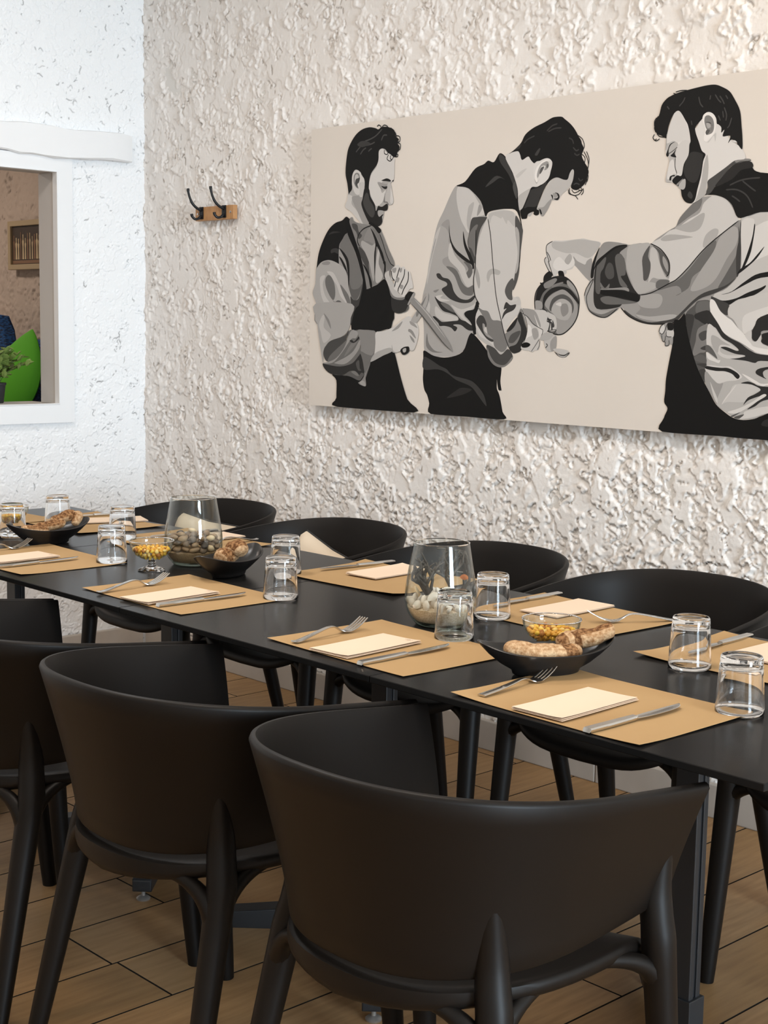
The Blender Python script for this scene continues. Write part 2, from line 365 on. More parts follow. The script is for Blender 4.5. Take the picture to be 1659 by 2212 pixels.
# floor: base slab with one object per wood-look tile
fl = tag(obj('floor', MB().box((T0,RY-.2,-.2),(RX+.2,.2,-.006)), M['grout'], smooth=False), kind='structure')
PW, PL = .2032, 1.21; G = .0017
offs = {}
def plank_mesh(w, l):
    b = .0007; mb = MB(); hx, hy = w/2, l/2
    top = [(-hx+b,-hy+b,0),(hx-b,-hy+b,0),(hx-b,hy-b,0),(-hx+b,hy-b,0)]; low = [(-hx,-hy,-b),(hx,-hy,-b),(hx,hy,-b),(-hx,hy,-b)]; bot = [(x,y,-.0065) for x,y,_ in low]
    mb.loft([bot, low, top]); mb.mi = [0 if i == len(mb.f)-1 else 1 for i in range(len(mb.f))]; return mb
pm = [plank_mesh(PW-2*G, PL-2*G).mesh('plank') for _ in range(4)]
def plank_mats(me, i):
    me.materials.append(M['plank%d' % i]); me.materials.append(M['grout']); n = len(me.polygons)
    me.polygons.foreach_set('material_index', [0 if k == n-1 else 1 for k in range(n)])
for i in range(4): plank_mats(pm[i], i)
known = {0: -1.80+PL, 1: -.317, -1: -1.527, 2: -1.05}
k0 = int(math.floor((0.0-2.34)/PW)); 
for k in range(k0-1, int((RX-2.34)/PW)+2):
    xc = 2.340+PW*(k+.5)
    if xc-PW/2 > RX or xc+PW/2 < 0: continue
    if k == -1: j0 = -.317            # column x 2.137-2.340
    elif k == 0: j0 = -.59            # column x 2.340-2.544, joint at -1.80
    else: j0 = -((k*.477) % 1.0)*PL
    y = j0+PL
    while y > RY:
        ya, yb = max(y-PL, RY), min(y, 0.0)
        if yb-ya > .02:
            if yb-ya > PL-.01: me = pm[rnd.randrange(4)]
            else:
                me = plank_mesh(PW-2*G, yb-ya-2*G).mesh('plank'); plank_mats(me, rnd.randrange(4))
            o = bpy.data.objects.new('plank', me); COL.objects.link(o); o.parent = fl; o.location = (xc, (ya+yb)/2, 0)
        y -= PL
bbm = MB().box((-.599, -.022, 0), (.599, 0, .098)).mesh('baseboard_tile'); bbm.materials.append(M['baseboard'])
bbk = tag(obj('baseboard_back', MB().box((.02,-.010,0),(RX,-.001,.09)), M['grout'], smooth=False), kind='structure')
for i in range(9):
    o = bpy.data.objects.new('baseboard_tile', bbm); COL.objects.link(o); o.parent = bbk; o.location = (.62+i*1.2005, 0, 0); bevel(o, .004)
tag(bevel(obj('baseboard_left', MB().box((0,-5.9,0),(.02,-.03,.098)), M['baseboard'], smooth=False), .004), kind='structure')
# window frame (no pane: it opens onto the next room), beam above
win = tag(bpy.data.objects.new('window_1', None), kind='structure'); COL.objects.link(win)
def frame_piece(name, a, b, mat='frame_white'): return bevel(obj(name, MB().box(a, b), M[mat], win, smooth=False), .003)
yi, yo = WY0, WY0+FW
zi0, zo0, zi1, zo1 = WZ0, WZ0-.072, WZ1, WZ1+.058
def mitre(name, pts, x0, x1):
    obj(name, MB().loft([[(x0,y,z) for y,z in pts], [(x1,y,z) for y,z in pts]]), M['frame_white'], win, smooth=False)
yl, yol = WY1, WY1-FW
mitre('frame_stile', [(yi,zi0),(yo,zo0),(yo,zo1),(yi,zi1)], -.01, .026)
mitre('frame_stile', [(yl,zi0),(yl,zi1),(yol,zo1),(yol,zo0)], -.01, .026)
mitre('frame_rail', [(yi,zi0),(yl,zi0),(yol,zo0),(yo,zo0)], -.01, .0265)
mitre('frame_rail', [(yi,zi1),(yo,zo1),(yol,zo1),(yl,zi1)], -.01, .0265)
frame_piece('frame_bead', (-.005,yi-.004,zi0), (.030,yi,zi1)); frame_piece('frame_bead', (-.005,yl,zi0), (.030,yl+.004,zi1))
frame_piece('frame_bead', (-.005,yl,zi0), (.030,yi,zi0+.004)); frame_piece('frame_bead', (-.005,yl,zi1-.004), (.030,yi,zi1))
frame_piece('jamb', (T0-.004,yi-.0005,zi0), (-.004,yi+.012,zi1), 'jamb'); frame_piece('jamb', (T0-.004,yl-.012,zi0), (-.004,yl,zi1), 'jamb')
frame_piece('head', (T0-.004,yl,zi1), (-.004,yi,zi1+.012), 'jamb'); frame_piece('sill', (T0-.12,yl-.03,zi0-.014), (-.004,yi+.03,zi0), 'jamb')
# rough white lintel beam
rb = np.random.RandomState(5); rings = []
for i in range(33):
    y = -.085-i*.05; r = []
    j = lambda a: rb.uniform(-a, a)
    zt = 2.098+.0*i+.004*math.sin(i*.9)+j(.002); zb = 1.984+.006*math.sin(i*.55+.5)+j(.003); x = .048+.006*math.sin(i*.4)+j(.002)
    if i == 0: x *= .8
    prof = [(0,zb+.004),(x*.80,zb+j(.002)),(x*.99,zb+.006+j(.002)),(x,zb+.030),(x,(zt+zb)/2),(x,zt-.02),(x*.98,zt-.004),(x*.6,zt),(0,zt)]
    rings.append([(a, y, z) for a, z in prof])
tag(obj('trim_1', MB().loft(rings), M['beam_white'], angle=28), kind='structure')
# the next room seen through the opening
wn = tag(relief_wall('wall_beyond', (-2.6, .26, .3), (1,0,0), (0,0,1), (0,-1,0), 2.45, 2.3, .007, 51, .013, 'back', M['stucco_brown']), kind='structure')
obj('wall_core', MB().box((-2.7,.27,-.0),(T0,.4,RZ)).box((-2.9,-2.4,0),(-2.7,.4,RZ)).box((-2.9,-2.5,0),(T0,-2.35,RZ)).box((-2.9,-2.5,2.85),(T0,.4,RZ)), M['plaster'], wn, smooth=False)
tag(obj('floor_beyond', MB().box((-2.9,-2.5,-.2),(T0,.4,0)), M['plank2'], smooth=False), kind='structure')
# ------------------------------------------------------------------ tables
def table(cx, cy, label):
    t = thing('dining_table', label, 'table', (cx, cy, 0), group=None)
    h = .8045/2-.0012; d = .838/2
    bevel(obj('tabletop', MB().box((-h,-d,.728), (h,d,.740)), M['table_top'], t, smooth=False), .0012, 1)
    obj('mounting_plate', MB().box((-.19,-.03,.712),(.19,.03,.7285)).box((-.03,-.19,.712),(.03,.19,.7285)), M['black_metal'], t, smooth=False)
    c = MB().box((-.024,-.017,.05),(.024,-.004,.713)).box((-.024,.004,.05),(.024,.017,.713)).box((-.020,-.006,.05),(.020,.006,.713)).box((-.030,-.023,.03),(.030,.023,.16))
    bevel(obj('column', c, M['black_metal'], t, smooth=False), .0015)
    for k in range(4):
        a = math.pi/4+k*math.pi/2
        mb = MB(); dx, dy = math.cos(a), math.sin(a); nx, ny = -dy, dx
        def sec(r, w, z0, z1): return [(dx*r+nx*w, dy*r+ny*w, z0), (dx*r-nx*w, dy*r-ny*w, z0), (dx*r-nx*w, dy*r-ny*w, z1), (dx*r+nx*w, dy*r+ny*w, z1)]
        mb.loft([sec(.0,.026,.026,.088), sec(.06,.026,.026,.086), sec(.40,.023,.024,.056), sec(.404,.022,.026,.052)])
        f = bevel(obj('foot', mb, M['black_metal'], t, smooth=False), .002)
        obj('glide', MB().lathe([(0,0),(.016,0),(.017,.004),(.012,.008),(.005,.010),(.005,.026),(0,.026)], 14, (dx*.385, dy*.385, 0)), M['glide'], f)
    return t
TY = -1.279
table(3.6265, TY, 'nearest black square table, at the right end of the row'); table(2.822, TY, 'second black square table from the right, carrying the vase of shells')
table(2.0175, TY, 'third black square table from the right, carrying the vase of brown pebbles'); table(1.213, TY, 'farthest black square table, under the window end of the row')

# ------------------------------------------------------------------ chairs
def shell_pt(s, r):
    """s in 0..1 from left arm tip round the back to right arm tip; r 0 bottom..1 top"""
    a = lerp(.243, .295, r**1.25); yb = lerp(-.238, -.300, r**1.3); yt = lerp(.204, .222, r**.9); yc = .039
    n = 2.38
    L1 = yt-yc; L2 = 2.6*(yc-yb); tot = 2*L1+L2; d = s*tot
    if d < L1: x, y = -a, yt-d
    elif d > L1+L2: x, y = a, yc+(d-L1-L2)
    else:
        t = math.pi+math.pi*(d-L1)/L2; c, q = math.cos(t), math.sin(t)
        x = a*math.copysign(abs(c)**(2/n), c); y = yc-(yc-yb)*abs(q)**(2/n)
    u = (.222-y)/(.222+.300)
    zt = .699+.060*u; zb = lerp(.530, .482, max(0, min(1, u*1.05))**.8)
    if u > .93: zt = min(zt, .759)
    return Vector((x, y, lerp(zb, zt, r)))
def chair_meshes():
    K, Rn, T = 76, 9, .0125
    rings = []
    def out_n(s, r):
        e = .004; a = shell_pt(min(s+e,1), r)-shell_pt(max(s-e,0), r); b = shell_pt(s, min(r+.05,1))-shell_pt(s, max(r-.05,0))
        return a.cross(b).normalized()
    for i in range(K+1):
        s = i/K; s = .5+.5*math.copysign(abs(2*s-1)**.92, 2*s-1); ring = []
        for j in range(Rn+1): ring.append(shell_pt(s, j/Rn) + Vector((0,0,0)))
        n = out_n(s, 1.0); top = shell_pt(s, 1.0)
        mid = top - n*(T/2)
        for ang in (50, 90, 130):
            q = math.radians(ang); ring.append(mid + n*(math.cos(q)*T/2) + Vector((0,0,1))*(math.sin(q)*T*.45))
        for j in range(Rn, -1, -1): ring.append(shell_pt(s, j/Rn) - out_n(s, j/Rn)*T)
        n0 = out_n(s, 0); bt = shell_pt(s, 0) - n0*(T/2)
        for ang in (-130, -90, -50):
            q = math.radians(ang); ring.append(bt + n0*(math.cos(q)*T/2) + Vector((0,0,1))*(math.sin(q)*T*.45))
        rings.append(ring)
    back = MB().loft(rings)
    # seat pan
    def plan(t, k, dy=0.0):
        c, q = math.cos(t), math.sin(t)
        if q < 0: return (k*.241*math.copysign(abs(c)**(2/2.38), c), .039-k*.281*abs(q)**(2/2.38))
        e = lerp(2.38, 4.2, min(1, q*1.6)); return (k*.241*math.copysign(abs(c)**(2/e), c), .039+k*.186*abs(q)**(2/e))
    prof = [(.02,.454),(.35,.4555),(.62,.461),(.82,.469),(.93,.4735),(.975,.474),(.997,.471),(1.004,.464),(1.0,.456),(.985,.4505),(.93,.448),(.5,.444),(.02,.443)]
    rs = []
    for k, z in prof:
        ring = []
        for i in range(56):
            t = 2*math.pi*i/56; x, y = plan(t, k)
            zz = z-(.058-.03*min(1, abs(x)/.24)**3)*max(0, (y-.09)/.135)**2-.006*max(0, (-y-.12)/.14)
            sag = .022*max(0, -y/.25)**2 if z < .4645 and k > .6 else 0
            ring.append((x, y, zz-sag*(1-abs(x)/.3)))
        rs.append(ring)
    seat = MB().loft(rs[::1])
    legs = []
    def leg(sx, front):
        if front: ft = Vector((sx*.262, .218, 0)); s0, r1 = .026, .50
        else:     ft = Vector((sx*.248, -.240, 0)); s0, r1 = .292, .46
        s0 = s0 if sx < 0 else 1-s0
        b0 = shell_pt(s0, 0.0); nb = out_n(s0, 0.0); kn = b0+nb*(.006 if front else .013)+Vector((0,0,-.055))
        N = 14; NS = 18; rings = []
        tg = (shell_pt(min(s0+.01, 1), .1)-shell_pt(max(s0-.01, 0), .1)).normalized()
        ax = Vector((0,0,1)).cross(tg).normalized()
        if ax.dot(nb) < 0: ax = -ax
        for i in range(N+1):
            t = i/N; p = ft.lerp(kn, t); r = lerp(.0168, .0262, t**.8)
            rings.append([p + tg*(r*math.cos(2*math.pi*k/NS)) + ax*(r*math.sin(2*math.pi*k/NS)) for k in range(NS)])
        M2 = 14
        for i in range(1, M2+1):
            t = i/M2; r = max(0, (t-.14)/.86)*r1; sp = shell_pt(s0, r); n = out_n(s0, r)
            rr = lerp(.0262, .0150, t**1.2); pr = lerp(.0300, -.004, t**.80)
            q = (kn-nb*(pr-rr)).lerp(sp, min(1, t/.2)) if t < .2 else sp
            R = []
            for k in range(NS):
                c, sn = math.cos(2*math.pi*k/NS), math.sin(2*math.pi*k/NS)
                off = (pr-rr) + rr*sn; lim = lerp(-.040, -.0095, min(1, t/.22)) if pr < .04 else -.04
                R.append(q + tg*(rr*c) + n*max(off, lim))
            rings.append(R)
        mb = MB().loft(rings)
        base = ft.lerp(kn, .84)
        if front: tgs = (Vector((sx*.221, kn.y-.125, .457)), Vector((sx*.120, .176, .438)))
        else:     tgs = (Vector((sx*.212, kn.y+.125, .457)), Vector((sx*.115, -.196, .449)))
        for tgt in tgs:
            P, Rd = [], []
            ctl = Vector((base.x, base.y, 0)).lerp(Vector((tgt.x, tgt.y, 0)), .16); ctl.z = tgt.z-.002
            for i in range(14):
                t = i/13; p = base*(1-t)**2+ctl*2*t*(1-t)+tgt*t*t; P.append(p); Rd.append(lerp(.0225, .0085, t**.7))
            mb.tube(P, Rd, 12)
        return mb
    return back, seat, [leg(s, f) for f in (True, False) for s in (-1, 1)]
_b, _s, _l = chair_meshes()
CH = {'backrest': _b.mesh('backrest'), 'seat': _s.mesh('seat'), 'legs': [l.mesh('leg') for l in _l]}
for me in [CH['backrest'], CH['seat']]+CH['legs']: 
    me.materials.append(M['chair']); me.polygons.foreach_set('use_smooth', [True]*len(me.polygons))
    try: me.set_sharp_from_angle(angle=math.radians(48))
    except Exception: pass
BUMP = MB().lathe([(0,-.004),(.0045,-.003),(.0058,0),(.0058,.006),(0,.006)], 12).mesh('bumper'); BUMP.materials.append(M['bumper'])
def chair(x, y, rz, label, group):
    t = thing('tub_chair', label, 'chair', (x, y, 0), rz, group)
    obj('backrest', CH['backrest'], None, t, smooth=False); obj('seat', CH['seat'], None, t, smooth=False)
    for l in CH['legs']: obj('leg', l, None, t, smooth=False)
    for sx in (-.205, .205):
        for y in (-.11, .06): obj('bumper', BUMP, None, t, loc=(sx, y, .4425), smooth=False)
    return t
GF, GW = 'black plastic tub chairs with their backs to the viewer', 'black plastic tub chairs along the rough wall'
chair(3.623, -1.886, .002, 'nearest black plastic tub chair, seen from behind at lower right', GF)
chair(3.012, -1.877, -.012, 'black plastic tub chair just left of the nearest one, back to the viewer', GF)
chair(2.398, -1.885, .01, 'near-side black tub chair cut by the left edge, third from the right', GF)
chair(1.800, -1.885, -.01, 'farthest near-side black tub chair, only its front leg showing at far left', GF)
wallch = [chair(1.225, -.690, math.pi+.02, 'farthest wall-side black tub chair, behind the pebble vase with a cream cushion', GW),
 chair(1.840, -.695, math.pi-.01, 'wall-side black tub chair with a cream cushion, between pebble vase and shell vase', GW),
 chair(2.456, -.700, math.pi+.002, 'wall-side black tub chair seen behind the shell vase', GW),
 chair(3.070, -.690, math.pi+.015, 'large wall-side black tub chair under the painting, right of the shell vase', GW),
 chair(3.690, -.690, math.pi, 'wall-side black tub chair mostly cut off by the right edge', GW)]

